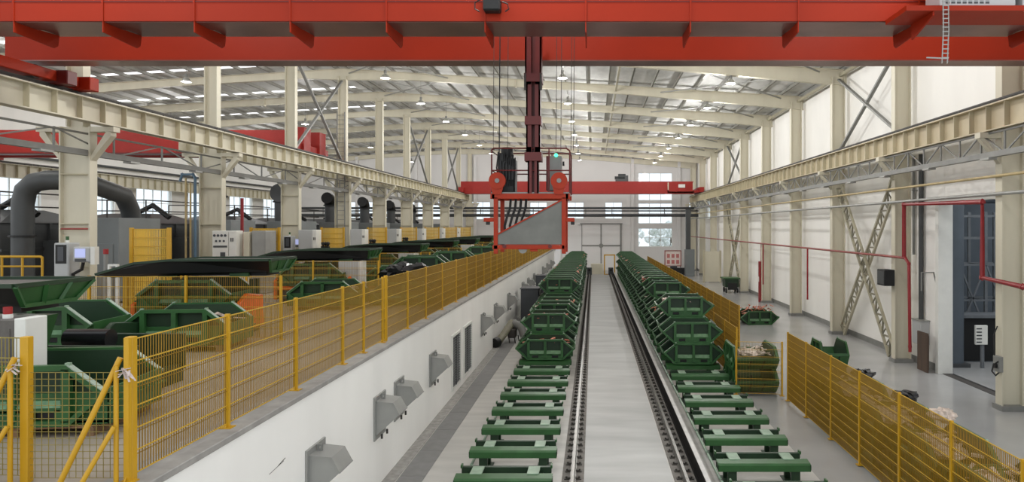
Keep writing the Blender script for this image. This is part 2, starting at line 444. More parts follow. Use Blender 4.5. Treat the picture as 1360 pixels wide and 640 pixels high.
runway(-15.65, 10.05, 9.16, 14.7, 87.5, 'long cream crane runway girder carrying the red crane over the left platform edge', 1)
runway(-17.75, 10.05, 9.16, 30.0, 87.5, 'cream crane runway girder on the far side of the left columns, serving the machine hall', -1)
runway(12.8, 9.98, 8.98, 16.0, 92.5, 'long cream crane runway girder along the white right wall', -1, 'tan')
runway(-39.2, 10.3, 9.2, 40, 92, 'distant cream runway girder along the far wall of the machine hall', 1)
# light rail of end-on conductor bar under the right girder
def truss(x, ztop, zbot, y0, y1, label, st=1.33):
    o = thing('cable_tray_truss', label, 'truss', (x, y0, zbot))
    m = MB(); m.box(x-.1, x+.1, y0, y1, zbot-.09, zbot+.09); m.build('channel', 'greysteel', o)
    m = MB(); m.box(x-.03, x+.03, y0, y1, ztop-.06, ztop); m.build('top_chord', 'greysteel', o)
    m = MB(); y = y0+.7; k = 0
    while y+st < y1:
        m.bar((x,y,zbot),(x,y,ztop),.05); m.bar((x,y,zbot if k%2 else ztop),(x,y+st,ztop if k%2 else zbot),.04); y += st; k += 1
    s = m.build('web_bars', 'greysteel', o)
    y = y0+1.6
    while y < y1: MB().box(x-.14, x+.14, y-.25, y+.25, zbot-.15, zbot-.09).build('joint_plate', 'galv', o); y += 4
truss(12.75, 8.95, 8.22, 17, 92, 'grey cable tray truss slung beneath the right hand crane girder')
truss(-16.35, 8.95, 8.3, 15.2, 87, 'grey cable tray truss slung beneath the left crane girder between the columns', 2.66)

# crossed flat bracing on the column lines
def xbrace(x, y0, y1, z0, z1, w, label, grp, m='greysteel'):
    o = thing('cross_brace', label, 'brace', (x, y0, z0), grp)
    MB().bar((x,y0,z0),(x,y1,z1),w,w*.6).build('diagonal', m, o); MB().bar((x+.06,y1,z0),(x+.06,y0,z1),w,w*.6).build('diagonal', m, o)
    MB().box(x-.03, x+.09, (y0+y1)/2-.2, (y0+y1)/2+.2, (z0+z1)/2-.15, (z0+z1)/2+.15).build('gusset', m, o)
xbrace(13.5, 31.0, 38.5, 10.1, 14.0, .17, 'grey crossed bracing above the right crane girder, nearer of two', 'upper wall bracing')
xbrace(13.5, 63.0, 70.5, 10.1, 14.0, .17, 'grey crossed bracing above the right crane girder, farther of two', 'upper wall bracing')
for a, nm in ((38.7, 'nearest'), (62.7, 'middle'), (78.7, 'farthest')):
    xbrace(XC, a+.2, a+7.8, 10.1, 15.6, .16, 'grey crossed bracing above the left crane girder, %s of three' % nm, 'upper bracing between the halls')

def lattice_brace(x, y0, y1, z0, z1, label):
    o = thing('lattice_cross_brace', label, 'lattice brace', (x, y0, z0), 'lattice cross braces on the right wall')
    for (ya, yb, dx) in ((y0, y1, -.12), (y1, y0, .12)):
        a = Vector((x+dx, ya, z0)); b = Vector((x+dx, yb, z1)); d = (b-a).normalized(); nrm = Vector((0, -d.z, d.y))
        half = .33; ch = MB(); ch.bar(a+nrm*half, b+nrm*half, .11); ch.bar(a-nrm*half, b-nrm*half, .11)
        c = ch.build('chord', 'lattice', o)
        L = (b-a).length; n = int(L/.55); lc = MB()
        for i in range(n):
            p = a + d*(L*i/n); q = a + d*(L*(i+1)/n); s = 1 if i % 2 else -1
            lc.bar(p+nrm*half*s, q-nrm*half*s, .07); lc.bar(p+nrm*half*s, p-nrm*half*s, .05)
        lc.build('lacing', 'brace', c)
lattice_brace(13.45, 31.3, 38.1, .3, 8.2, 'cream lattice cross brace on the right wall just left of the tall doorway')
lattice_brace(13.45, 63.3, 70.1, .3, 8.2, 'distant lattice cross brace on the right wall beside the cream screen')

# ================================================================ OVERHEAD CRANE (near)
YA, YF = 15.7, 19.4
cr = thing('bridge_crane', 'huge red bridge crane spanning the track hall overhead', 'crane', (-1.4, 17.5, 10.2))
m = MB(); m.box(-16.3, 13.3, YA, YA+.72, 10.53, 11.9); m.build('near_girder', 'red', cr)
m = MB(); m.box(-16.3, 13.3, YA-.012, YA, 10.955, 10.975); sm = m.build('seam', 'red2', cr)
m = MB(); m.box(-16.3, 13.3, YA+.05, YA+.68, 10.515, 10.53); m.build('bottom_plate', 'soffit', cr)
m = MB(); m.box(-16.3, 13.3, YF, YF+.56, 10.53, 11.95); m.build('far_girder', 'red', cr)
m = MB(); m.box(-16.3, 13.3, YF-.04, YF+.60, 10.5, 10.53); m.build('far_bottom_flange', 'soffit', cr)
m = MB(); m.box(-16.3, 13.3, YA+.76, YA+1.4, 10.56, 10.6); m.build('walkway', 'soffit', cr)
bx = [-13.0, -11.0, -8.95, -6.8, -4.64, -2.43, -.17, 2.18, 4.6, 7.3, 10.1]
for x in bx:
    m = MB(); y0 = YA
    m.prism([(y0,10.53),(y0,10.28),(y0+1.18,10.22),(y0+1.3,10.3),(y0+1.34,10.56),(y0+.7,10.53)], 'x', x-.012, x+.012)
    g2 = m.build('walkway_gusset', 'red', cr)
    m = MB(); m.box(x-.02, x+.02, YA-.02, YA, 10.53, 11.6); m.build('face_weld', 'red', cr)
# lower platform at right with electrical cabinets
m = MB(); m.box(6.55, 13.2, 14.65, YA, 10.44, 10.55); m.build('service_platform', 'red', cr)
for x in (7.15, 10.0):
    m = MB(); m.prism([(14.7,10.46),(14.72,10.36),(YA,10.1),(YA+.02,10.5)], 'x', x-.02, x+.02); m.build('platform_gusset', 'red', cr)
for i, x in enumerate((7.3, 9.05, 10.9)):
    m = MB(); m.box(x, x+1.6, 14.75, 15.4, 10.56, 11.9); c = m.build('electrical_cabinet', 'mach3', cr, bev=.015)
    m = MB()
    if i == 0:
        for a in range(8):
            for b_ in range(8): m.box(x+.12+a*.12, x+.2+a*.12, 14.742, 14.75, 10.62+b_*.07, 10.66+b_*.07)
        m.build('vent_slots', 'mach', c)
    else:
        m.box(x+.78, x+.8, 14.742, 14.75, 10.6, 11.85); m.build('door_gap', 'mach', c)
# end carriages on the rails
for x, nm in ((-15.65, 'l'), (12.8, 'r')):
    m = MB(); m.box(x-.24, x+.24, 14.9, 21.0 if nm == 'l' else 19.9, 10.1, 10.4).box(x-.24, x+.24, 14.9, 17.6, 10.4, 10.6); e = m.build('end_carriage', 'red', cr, bev=.02)
    for y in (15.5, 19.5):
        MB().cyl((x-.12,y,10.25), (x+.12,y,10.25), .2, 24).build('wheel', 'darksteel', e, smooth=True)
    for y in (20.4, 21.3) if nm == 'l' else (): MB().box(x-.2, x+.55, y-.3, y+.1, 10.02, 10.42).build('motor_box', 'red2' if y < 21 else 'red', e, bev=.02)
# pendant camera / lamp on girder
m = MB(); m.box(-2.43, -2.05, YA-.32, YA-.02, 10.68, 10.95); o = m.build('camera_housing', 'black', cr, bev=.03)
MB().cyl((-2.28,YA-.17,10.94), (-2.28,YA-.17,11.5), .09, 14).build('pole', 'galv', o)
MB().tube([(-2.5,YA-.2,10.95),(-2.62,YA-.2,10.88),(-2.62,YA-.2,10.74),(-2.52,YA-.2,10.68)], .015, 6).build('cable', 'black', o)
MB().tube([(-2.02,YA-.2,10.9),(-1.9,YA-.2,10.85),(-1.87,YA-.2,10.74),(-1.95,YA-.2,10.68)], .015, 6).build('cable', 'black', o)
# chain ladder hanging at right
m = MB(); x0 = 7.25
for s in (0, .11):
    m.tube([(x0+s-.02,14.5,11.4),(x0+s,14.5,10.0),(x0+s-.03,14.5,9.3)], .012, 6)
for i in range(22): m.box(x0-.02, x0+.11, 14.49, 14.51, 11.3-i*.09, 11.32-i*.09)
m.bar((x0-.35,14.5,9.42),(x0+.1,14.5,9.4),.025)
tag(m.build('cable_chain', 'galv', at=(x0,14.5,9.3)), 'thin grey cable chain hanging in front of the red crane at upper right', 'chain')

# ---------------------------------------------------------------- hoist mast with lifting frame
YM = 18.0
U = lambda u: (u-788.0)/F*YM
V = lambda v: H-(v-301.0)/F*YM
mast = thing('telescopic_mast', 'dark red telescopic hoist mast hanging from the crane down to the lifting frame', 'mast', (U(708), YM+.2, V(255)))
def tmast(w, za, zb, nm):
    x = U(708); m = MB(); m.box(x-w/2, x-w/2+.04, YM, YM+w, za, zb).box(x+w/2-.04, x+w/2, YM, YM+w, za, zb).box(x-w/2, x+w/2, YM+w*.6, YM+w*.66, za, zb)
    m.box(x-w/2, x-w*.12, YM, YM+.03, za, zb).box(x+w*.12, x+w/2, YM, YM+.03, za, zb)
    return m.build(nm, 'red2', mast)
tmast(.42, V(112), 11.4, 'outer_sleeve'); tmast(.36, V(205), V(105), 'middle_sleeve'); tmast(.28, V(256.5), V(195), 'inner_sleeve')
for v, w in ((103, .46), (160, .42), (208, .44)):
    x = U(708); MB().ring([(x-w/2,YM-.05),(x+w/2,YM-.05),(x+w/2,YM+w),(x-w/2,YM+w)], [(x-w/2+.04,YM-.01),(x+w/2-.04,YM-.01),(x+w/2-.04,YM+w-.04),(x-w/2+.04,YM+w-.04)], 'z', V(v)-.11, V(v)+.11).build('collar', 'red2', mast)
m = MB()
for s in (-.2, .2): m.cyl((U(708)+s,YM-.04,V(120)), (U(708)+s,YM-.04,V(98)), .03, 8)
m.build('guide_bolts', 'darksteel', mast)
fr = thing('lifting_frame', 'orange red lifting frame with two sheaves and a grey sloping plate over the left bins', 'lifting frame', (U(708), YM, V(335)))
def bx(u0, u1, v0, v1, y0, y1, nm, mt, par=fr, bev=.008): return MB().box(U(u0), U(u1), y0, y1, V(v1), V(v0)).build(nm, mt, par, bev=bev)
for y in (YM, YM+1.3):
    bx(651, 757, 257, 264, y, y+.12, 'top_beam', 'framered'); 
    for u in (655.5, 746): bx(u, u+5.5, 262, 337, y, y+.12, 'post', 'framered')
    bx(654, 750, 325.5, 331, y, y+.12, 'bottom_beam', 'framered')
bx(653, 657, 257, 264, YM, YM+1.4, 'side_beam', 'framered'); bx(751, 755, 257, 264, YM, YM+1.4, 'side_beam', 'framered')
bx(652, 756, 255, 258, YM+.02, YM+1.4, 'deck_plate', 'greysteel')
for u0, u1, ub in ((642, 656, 645), (751, 763, 758)):
    b_ = bx(u0, u1, 289, 294.5, YM+.02, YM+.16, 'side_arm', 'framered'); bx(ub, ub+5, 294.5, 298.5, YM+.03, YM+.13, 'buffer', 'black', b_)
# sloping plate
pl = MB().prism([(U(659),V(324.5)),(U(746),V(324.5)),(U(746),V(266)),(U(744),V(266)),(U(659),V(312))], 'y', YM+.03, YM+.07).build('sloping_side_plate', 'greyred', fr)
MB().bar((U(657),YM+.03,V(313)), (U(746),YM+.03,V(265.5)), .07, .035).build('edge_strip', 'framered', pl)
for u in (670, 730.5):
    MB().cyl((U(u),YM-.03,V(327)), (U(u),YM+.05,V(327)), .05, 18).build('pivot_pin', 'red2', fr)
m = MB(); m.cyl((U(694),YM+.04,V(331)), (U(694),YM+.1,V(331)), .11, 18); m.build('hook_plate', 'greysteel', fr)
bx(704, 714, 331, 334, YM+.02, YM+.12, 'latch', 'framered')
# sheaves
for u in (660.5, 742.5):
    c = (U(u), V(240))
    sh = MB().cyl((c[0],YM-.05,c[1]), (c[0],YM+.08,c[1]), .215, 36).build('sheave', 'framered', fr, smooth=True)
    MB().cyl((c[0],YM-.075,c[1]), (c[0],YM-.04,c[1]), .06, 18).build('hub', 'greysteel', sh, smooth=True)
    m = MB(); m.prism([(c[0]-.2,c[1]),(c[0]+.2,c[1]),(c[0]+.1,V(258)),(c[0]-.12,V(258))], 'y', YM-.03, YM+.02)
    m.build('sheave_bracket', 'framered', fr)
    MB().box(c[0]-.05, c[0]+.05, YM-.045, YM-.03, V(249.5), V(247)).build('slot', 'black', fr)
# railing round the frame
m = MB(); r = .022
pts = [(652.5,256),(652.5,199),(655,196.5),(752,196.5),(756.5,200),(756.5,256)]
for y in (YM+.06, YM+1.36):
    m.tube([(U(u),y,V(v)) for u, v in pts], r, 8)
    m.tube([(U(652.5),y,V(226)),(U(756.5),y,V(226))], r*.8, 8)
    for u in (703, 729): m.tube([(U(u),y,V(256)),(U(u),y,V(197))], r*.8, 8)
for u in (652.5, 756.5):
    for v in (200, 226): m.tube([(U(u),YM+.06,V(v)),(U(u),YM+1.36,V(v))], r*.8, 8)
m.build('guard_rail', 'red2', fr)
# hydraulic unit, cabinet, hoses
hu = bx(661, 682, 208, 256, YM+.3, YM+.9, 'hydraulic_unit', 'black', fr, .04)
m = MB()
m.cyl((U(670),YM+.55,V(216)), (U(670),YM+.55,V(193)), .16, 18)
m.cyl((U(664),YM+.35,V(202)), (U(664),YM+.35,V(225)), .1, 14)
for i in range(9): m.tube([(U(660+i*2.8),YM+.3,V(200+i%3*4)),(U(658+i*3.1),YM+.22,V(222)),(U(662+i*2.4),YM+.3,V(246))], .022, 6)
for i in range(5): m.box(U(662+i*4), U(664.5+i*4), YM+.2, YM+.3, V(238), V(212+i*2))
m.build('motor_and_hoses', 'black', hu)
MB().cyl((U(666.5),YM+.3,V(214)), (U(666.5),YM+.36,V(211)), .045, 12).build('gauge', 'whitep', hu)
cb = bx(726, 745, 205, 252, YM+.4, YM+.8, 'control_cabinet', 'greysteel', fr, .012)
bx(724, 727.5, 205, 252, YM+.38, YM+.8, 'cabinet_edge', 'red2', cb)
MB().cyl((U(737.5),YM+.37,V(204)), (U(737.5),YM+.41,V(204)), .045, 14).build('indicator_light', 'greenled', cb)
MB().cyl((U(746),YM+.5,V(215)), (U(748.5),YM+.5,V(215)), .06, 12).build('horn', 'black', cb)
m = MB()
for i in range(4):
    a = 672+i*7
    m.tube([(U(a+4),YM+.4,V(262)),(U(a+3),YM+.4,V(276)),(U(a-1),YM+.36,V(288)),(U(a-4),YM+.34,V(300)),(U(a-3+i),YM+.3,V(312-i*4))], .033, 8)
m.build('hydraulic_hose', 'black', fr, smooth=True)
# hoist cables
for i, (u, r_) in enumerate(((654,.008),(662,.016),(673,.008),(738,.009),(744.5,.009),(758,.008),(761.5,.009))):
    MBc = MB().cyl((U(u),YM+.15,V(199 if u not in (662,) else 205)), (U(u)+.02,YM+.15,10.9), r_, 6)
    tag(MBc.build('hoist_cable', 'black' if r_ > .01 else 'darksteel', at=(U(u),YM+.15,V(200))), 'thin dark hoist cable above the lifting frame, %s from the left' % ORD[i], 'cable', 'hoist cables')

# ================================================================ CRANES FARTHER AWAY
fc = thing('bridge_crane', 'distant red bridge crane across the far end of the track hall', 'crane', (-1.5, 84, 9.8))
MB().box(-15.9, 12.0, 84, 84.7, 9.85, 11.35).build('girder', 'farred', fc)
MB().box(-15.9, 8.6, 83.95, 84.75, 9.83, 9.88).build('flange', 'red2', fc)
MB().box(-15.9, 12.2, 85.6, 86.2, 10.0, 11.2).build('rear_girder', 'farred', fc)
m = MB(); m.box(8.9, 12.9, 83.7, 86.5, 10.0, 10.3); m.build('walkway_end', 'farred', fc)
MB().box(10.2, 11.0, 83.9, 84, 10.6, 11.0).build('rating_plate', 'whitep', fc)
MB().box(8.9, 9.0, 83.7, 83.8, 10.1, 11.2).box(11.9, 12.0, 83.7, 83.8, 10.1, 11.2).box(8.9, 12, 83.7, 83.75, 10.0, 10.12).build('end_frame', 'cream', fc)
for x in (-15.65, 12.8): MB().box(x-.25, x+.25, 82.5, 88, 9.99, 10.6).build('end_carriage', 'farred', fc)
m = MB(); m.box(2.7, 4.2, 84.2, 85.8, 11.35, 11.7).cyl((3.0,84.6,12.0),(3.9,84.6,12.0),.3,14).box(3.8,4.2,84.3,85.4,11.6,12.1).cyl((2.6,85.2,11.85),(4.2,85.2,11.85),.2,12)
tag(m.build('hoist_trolley', 'mach', at=(3.4,85,11.35)), 'dark hoist trolley sitting on top of the distant red crane', 'hoist')
lc = thing('bridge_crane', 'red bridge crane in the machine hall at left, seen behind the columns', 'crane', (-28.5, 43, 10.1))
MB().box(-39.2, -17.75, 42.2, 42.9, 10.35, 11.75).build('girder', 'farred', lc)
MB().box(-39.2, -17.75, 42.1, 43.0, 10.3, 10.38).build('flange', 'red2', lc)
MB().box(-39.2, -17.75, 44.6, 45.2, 10.35, 11.75).build('rear_girder', 'farred', lc)
MB().box(-17.98, -17.5, 41.4, 46.2, 10.06, 10.9).build('end_carriage', 'farred', lc)
for y in (42.0, 44.4): MB().box(-18.2, -17.35, y, y+1.0, 10.5, 11.9).build('girder_end', 'farred', lc)
MB().box(-39.4, -38.9, 41.4, 46.2, 10.3, 10.95).build('end_carriage', 'farred', lc)

# ================================================================ TRACK
def rail(x, label):
    o = thing('floor_rail', label, 'rail', (x, 5, 0), 'floor rails')
    MB().box(x-.26, x+(.26 if x < 0 else .29), 3, 86, 0, .012).build('bed', 'trackdirt', o)
    MB().box(x-.075, x+.075, 3, 86, .015, .035).box(x-.012, x+.012, 3, 86, .035, .12).box(x-.04, x+.04, 3, 86, .12, .155).build('rail_section', 'steel', o, bev=.006)
    far = MB()
    for i in range(140):
        y = 15.4 + i*.5
        for s in (-1, 1):
            m = MB() if i < 50 else far
            m.box(x+s*.07, x+s*.2, y-.06, y+.06, .012, .035); m.cyl((x+s*.15,y,.035),(x+s*.15,y,.08),.025,6); m.box(x+s*.06, x+s*.13, y-.04, y+.04, .035, .06)
            if i < 50: m.build('rail_clip', 'clip', o)
    s = far.build('rail_clip', 'clip', o); s['kind'] = 'stuff'
rail(-.48, 'grimy steel floor rail beside the left bin row')
rail(2.15, 'grimy steel floor rail beside the right bin row')
tag(MB().box(2.44, 2.56, 3, 86, 0, .36).box(2.40, 2.44, 3, 86, 0, .05).box(2.56, 2.6, 3, 86, 0, .05).build('kerb_beam', mat('dark_kerb_side', (30,28,27), .85, var=.25, scale=3, spec=.1), at=(2.5,5,0)),  # kerb sides much darker than the cap
    'long dark steel kerb between the right rail and the right bin row', 'kerb')
k = MB().box(2.46, 2.565, 3, 86, .36, .375).build('kerb_cap', mat('pale_kerb_cap', (196,194,190), .5, var=.12), at=(2.5,5,.36)); tag(k, 'pale metal capping strip along the top of the dark kerb', 'capping')
# cover plates of the trench along the wall
for i in range(24):
    y = 9 + i*1.9
    m = MB().box(-4.58, -3.98, y, y+1.885, .0, .012)
    tag(m.build('trench_cover', 'plate', at=(-4.28, y+.95, 0)), 'dark grey trench cover plate in the floor along the white wall, %s from the front' % ORD[i], 'cover plate', 'trench covers along the white wall')

# ================================================================ BIN STANDS
SZ = .57
def make_stand():
    o = thing('bin_stand', '', 'bin stand')
    def beam(y0, y1, x0, x1, nm):
        h = .20
        m = MB(); m.prism([(y0,SZ-h),(y0,SZ-.06),(y0+.05,SZ-.025),(y1,SZ),(y1,SZ-.02),(y0+.07,SZ-.045),(y0+.03,SZ-.08),(y0+.03,SZ-h)], 'x', x0, x1)
        return m.build(nm, 'green', o)
    fb = beam(0, .30, -1.05, 1.05, 'front_beam')
    MB().box(-1.055, -1.03, .0, .28, SZ-.17, SZ-.05).box(1.03, 1.055, 0, .28, SZ-.17, SZ-.05).build('end_plate', 'green2', fb)
    m = MB(); m.box(-1.0, 1.0, .68, .71, SZ-.17, SZ-.0).box(-1.0, 1.0, .71, .80, SZ-.03, SZ-.005); rb = m.build('rear_beam', 'green2', o)
    for s in (-1, 1): MB().box(s*1.0-.02, s*1.0+.02, .66, .80, SZ-.02, SZ+.05).build('end_stop', 'green', rb)
    for x in (-.62, .62): MB().box(x-.13, x+.13, .24, .72, SZ-.03, SZ+.012).build('bearing_pad', 'lgreen', o, bev=.008)
    for x in (-.72, .72):
        for y in (.1, .66): MB().box(x-.1, x+.1, y-.05, y+.05, 0, SZ-.1).build('leg', 'green2', o)
        MB().box(x-.05, x+.05, .1, .68, .22, .32).build('side_rail', 'green2', o)
    m = MB(); m.tube([(-1.0,.05,.2),(-1.0,1.75,.2)], .035, 8); m.build('guide_rod', 'lgreen', o)
    for s in (-1, 1): MB().box(s*.72-.17, s*.72+.17, .0, .78, 0, .02).build('foot_plate', 'green2', o)
    return o
# ================================================================ BINS
BW, BD, BH, PITCH = 2.36, 1.56, .82, .80
def make_bin(nm='skip_bin', lod=0):
    o = thing(nm, '', 'bin')
    w = BW/2; hb = .61*w; ht = .585*w; mz = .43
    # tub: bottom and flared sides, open above
    t = .025; D = BD
    prof = [(-hb,.02),(hb,.02),(w,mz),(w,mz+.05),(w-t,mz+.05),(w-t,mz+.01),(hb-.01,.05),(-hb+.01,.05),(-w+t,mz+.01),(-w+t,mz+.05),(-w,mz+.05),(-w,mz)]
    m = MB()
    for i in range(len(prof)):
        pass
    def strip(pa, pb): m.prism([pa, pb, (pb[0]*.985, pb[1]+.03), (pa[0]*.985, pa[1]+.03)], 'y', .06, D-.06)
    m.box(-hb, hb, .06, D-.06, .02, .05); strip((hb,.02),(w,mz)); strip((-w,mz),(-hb,.02))
    for s in (-1, 1):
        m.box(s*w-.02, s*w+.02, .04, D-.04, mz-.02, mz+.06)
    if nm == 'tipping_bin':
        m = MB()
        for s in (-1, 1):
            m.box(s*w-.02, s*w+.02, .10, D-.10, .0, mz+.06); m.box(s*(w+.03)-.03, s*(w+.03)+.03, .06, D-.06, .27, .30)
        m.box(-w, w, .10, .13, 0, mz).box(-w, w, D-.13, D-.10, 0, mz).box(-w, w, .10, D-.10, .02, .05)
    m.build('tub', 'green', o)
    if lod == 0 and nm != 'tipping_bin':
        r = MB()
        for s in (-1, 1):
            for y in (D*.36, D*.66): r.bar((s*(hb+.01),y,.06),(s*(w-.02),y,mz-.03),.06,.05)
        r.build('side_rib', 'green2', o)
    for y0, sg in ((0, 1), (D, -1)):
        outer = [(-hb,0),(hb,0),(w,mz),(ht,BH),(-ht,BH),(-w,mz)]
        f_ = .075
        inner = [(-hb+.02,f_),(hb-.02,f_),(w-f_*1.45,mz),(ht-.03,BH-f_),(-ht+.03,BH-f_),(-w+f_*1.45,mz)]
        ya, yb = (y0, y0+sg*.10)
        fr_ = MB(); fr_.ring(outer, inner, 'y', min(ya,yb), max(ya,yb))
        for x in (-ht+.02, 0, ht-.02): fr_.box(x-.05, x+.05, min(ya,yb), max(ya,yb), .05, BH-.05)
        e = fr_.build('end_frame', 'green', o)
        pn = MB(); yy = y0+sg*.14; pn.prism([(-hb+.02,.03),(hb-.02,.03),(w-.06,mz),(ht-.03,BH-.03),(-ht+.03,BH-.03),(-w+.06,mz)], 'y', yy-.012, yy+.012); pn.build('end_panel', 'green2', e)  # darker green puts the shade of the recess into the panel
        # bottom beam with two fork pockets, sloping sill on top
        bm_ = MB(); y1, y2 = min(y0+sg*.02,y0+sg*.085), max(y0+sg*.02,y0+sg*.085); px = .40; pw = .13
        xs = [-hb+.03, -px-pw, -px+pw, px-pw, px+pw, hb-.03]
        for a, b in ((xs[0],xs[1]),(xs[2],xs[3]),(xs[4],xs[5])): bm_.box(a, b, y1, y2, .06, .22)
        bm_.box(xs[0], xs[5], y1, y2, .19, .25)
        bm_.build('fork_beam', 'green', e)
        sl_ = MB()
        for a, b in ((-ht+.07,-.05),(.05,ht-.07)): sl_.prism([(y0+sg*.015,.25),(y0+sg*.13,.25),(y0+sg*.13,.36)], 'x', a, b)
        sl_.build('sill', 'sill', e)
        if lod < 2:
            for x in (-px, px): MB().box(x-pw, x+pw, y0+sg*.07, y0+sg*.09, .09, .19).build('fork_pocket_shade', 'black', e)  # black plate stands in for the shade inside the fork opening
        if lod == 0:
            for x in (-ht, ht): MB().box(x-.03, x+.03, y0+sg*.02, y0+sg*.08, BH-.01, BH+.03).build('stacking_pin', 'lgreen', e)
            if nm == 'tipping_bin':
                for s in (-1, 1): MB().bar((s*(w-.01), y0+sg*.05, mz+.02), (s*(ht+.005), y0+sg*.05, BH+.004), .1, .014).build('worn_edge', 'worn', e)
    return o
stand0 = make_stand(); bin0 = make_bin(); bin1 = make_bin('skip_bin', 1); bin2 = make_bin('skip_bin', 2); tbin0 = make_bin('tipping_bin', 0)
PROTO = [stand0, bin0, bin1, bin2, tbin0]
def proto_hide():
    for p in PROTO:
        for c in list(p.children_recursive): bpy.data.objects.remove(c)
        bpy.data.objects.remove(p)

def scrap_heap(x, y, z, wx, wy, seed, label, red=.4, grp='scrap heaps in the bins', hz=.1):
    rnd = random.Random(seed); m = MB()
    m.lump((x,y,z-.05), 1, (wx*.48, wy*.48, .10), seed, 2, .3)
    for i in range(34):
        px, py = x+rnd.uniform(-wx/2,wx/2), y+rnd.uniform(-wy/2,wy/2); a = rnd.uniform(0,PI); L = rnd.uniform(.08,.3); pz = z+rnd.uniform(-.02,hz)
        dx, dy, dz = math.cos(a)*L/2, math.sin(a)*L/2, rnd.uniform(-.06,.06)
        m.bar((px-dx,py-dy,pz-dz),(px+dx,py+dy,pz+dz), rnd.uniform(.04,.12), rnd.uniform(.01,.05))
    o = m.build('scrap_heap', 'scrapred' if rnd.random() < red else 'scrap', at=(x,y,z))
    tag(o, label, 'scrap', grp, 'stuff'); return o

# left row: stands at Y = 14.9+1.88k, X centre -1.9 ; right row: 15.85+1.89k, X centre 3.86
hl = {7:1, 8:2, 9:1, 10:2, 11:2, 12:2, 13:3}
hr = {6:2, 7:3, 8:2, 9:2, 10:2, 11:3, 12:2}
rows = [('left', -1.93, 14.9, 1.88, 37, 7, hl), ('right', 3.88, 15.85, 1.89, 36, 6, hr)]
words = {1:['only'], 2:['bottom','top'], 3:['bottom','middle','top']}
for side, xc, ya, dy, n, kb, hh in rows:
    for k in range(-2, n):
        y = ya + dy*k
        empty_ = k < kb
        lab = ('empty green bin stand on the %s of the rails, %s from the front' % (side, ORD[k+2])) if empty_ else \
              ('green stand carrying the %s bin stack from the front, %s row' % (ORD[k-kb], side))
        dup(stand0, (xc, y, 0), PI*0 if side == 'left' else 0, lab, 'bin stands of the %s row' % side)
        if empty_: continue
        h = hh.get(k, 3)
        rnd = random.Random(k*7 + (side == 'left'))
        for j in range(h):
            src = bin0 if y < 38 else bin1 if y < 55 else bin2
            jx, jy, jr = rnd.uniform(-.05,.05), rnd.uniform(-.05,.05), rnd.uniform(-.02,.02)
            wd = '%s bin' % words[h][j] if h > 1 else 'single bin'
            dup(src, (xc+jx, y+.0+jy, SZ+.012+PITCH*j), jr, 'green skip bin, %s of the %s stack from the front, %s row' % (wd, ORD[k-kb], side), 'skip bins in the %s row' % side)
        if rnd.random() < .55 or k in (7, 8):
            scrap_heap(xc, y+.78, SZ+PITCH*(h-1)+.50, 1.9, 1.2, k*3+(side == 'left'), 'pale scrap offcuts heaped in the top bin of the %s stack in the %s row' % (ORD[k-kb], side), .5, hz=.2)

# ================================================================ FENCES
def fence_panel(m, p0, p1, z0, z1, step=.05, w=.006, folds=None, fw=.012, grid=False, m2=None):
    m2 = m2 or m
    p0 = Vector((p0[0],p0[1],0)); p1 = Vector((p1[0],p1[1],0)); L = (p1-p0).length; d = (p1-p0)/L; n = max(1, int(L/step))
    for i in range(n+1):
        p = p0 + d*(L*i/n); m.bar((p.x,p.y,z0),(p.x,p.y,z1),w,w,(d.x,d.y,0),caps=False)
    if grid:
        k = int((z1-z0)/step)
        for i in range(k+1):
            z = z0+(z1-z0)*i/k; m.bar((p0.x,p0.y,z),(p1.x,p1.y,z),w,w,caps=False)
    else:
        k = folds or max(2, round((z1-z0)/.26))
        for i in range(k+1):
            z = z0+(z1-z0)*i/k
            m2.bar((p0.x,p0.y,z),(p1.x,p1.y,z),fw,fw,caps=False)
            if 0 < i < k: m.bar((p0.x,p0.y,z-.045),(p1.x,p1.y,z-.045),w,w,caps=False)
def fence(pts, z0, z1, label, mt='yellowmesh', pw=.055, step=.05, w=.0065, grp=None, grid=False, folds=None, skip_last=False, fw=.012):
    o = thing('mesh_fence', label, 'fence', (pts[0][0], pts[0][1], z0), grp)
    for i, p in enumerate(pts):
        m = MB(); m.box(p[0]-pw/2, p[0]+pw/2, p[1]-pw/2, p[1]+pw/2, z0, z1+.03)
        m.box(p[0]-.08, p[0]+.08, p[1]-.08, p[1]+.08, z0, z0+.012)
        m.bar((p[0],p[1]-.07,z0),(p[0],p[1],z0+.1),.012,.012)
        m.build('post', 'yellow', o)
    for a, b in zip(pts, pts[1:]):
        m = MB(); m2 = MB(); fence_panel(m, a, b, z0+.06, z1, step, w, folds, fw, grid, m2); pm = m.build('mesh_panel', mt, o); m2.build('fold_wire', 'yellowfold', pm)
    return o
ly = [7.7, 9.8, 12.05, 14.3, 15.6, 17.0, 19.3, 21.4, 23.7, 26.1]
while ly[-1] < 84: ly.append(ly[-1]+2.2)
fence([(-5.12, y) for y in ly], P+.03, 4.67, 'long yellow mesh fence along the edge of the raised platform above the white wall', w=.0088, fw=.013)
tag(MB().box(-5.15, -5.07, 17.2, 17.26, P+.03, 4.72).build('gate_post', 'yellow', at=(-5.12,17.23,P)), 'extra yellow post doubled beside a platform fence post', 'post')
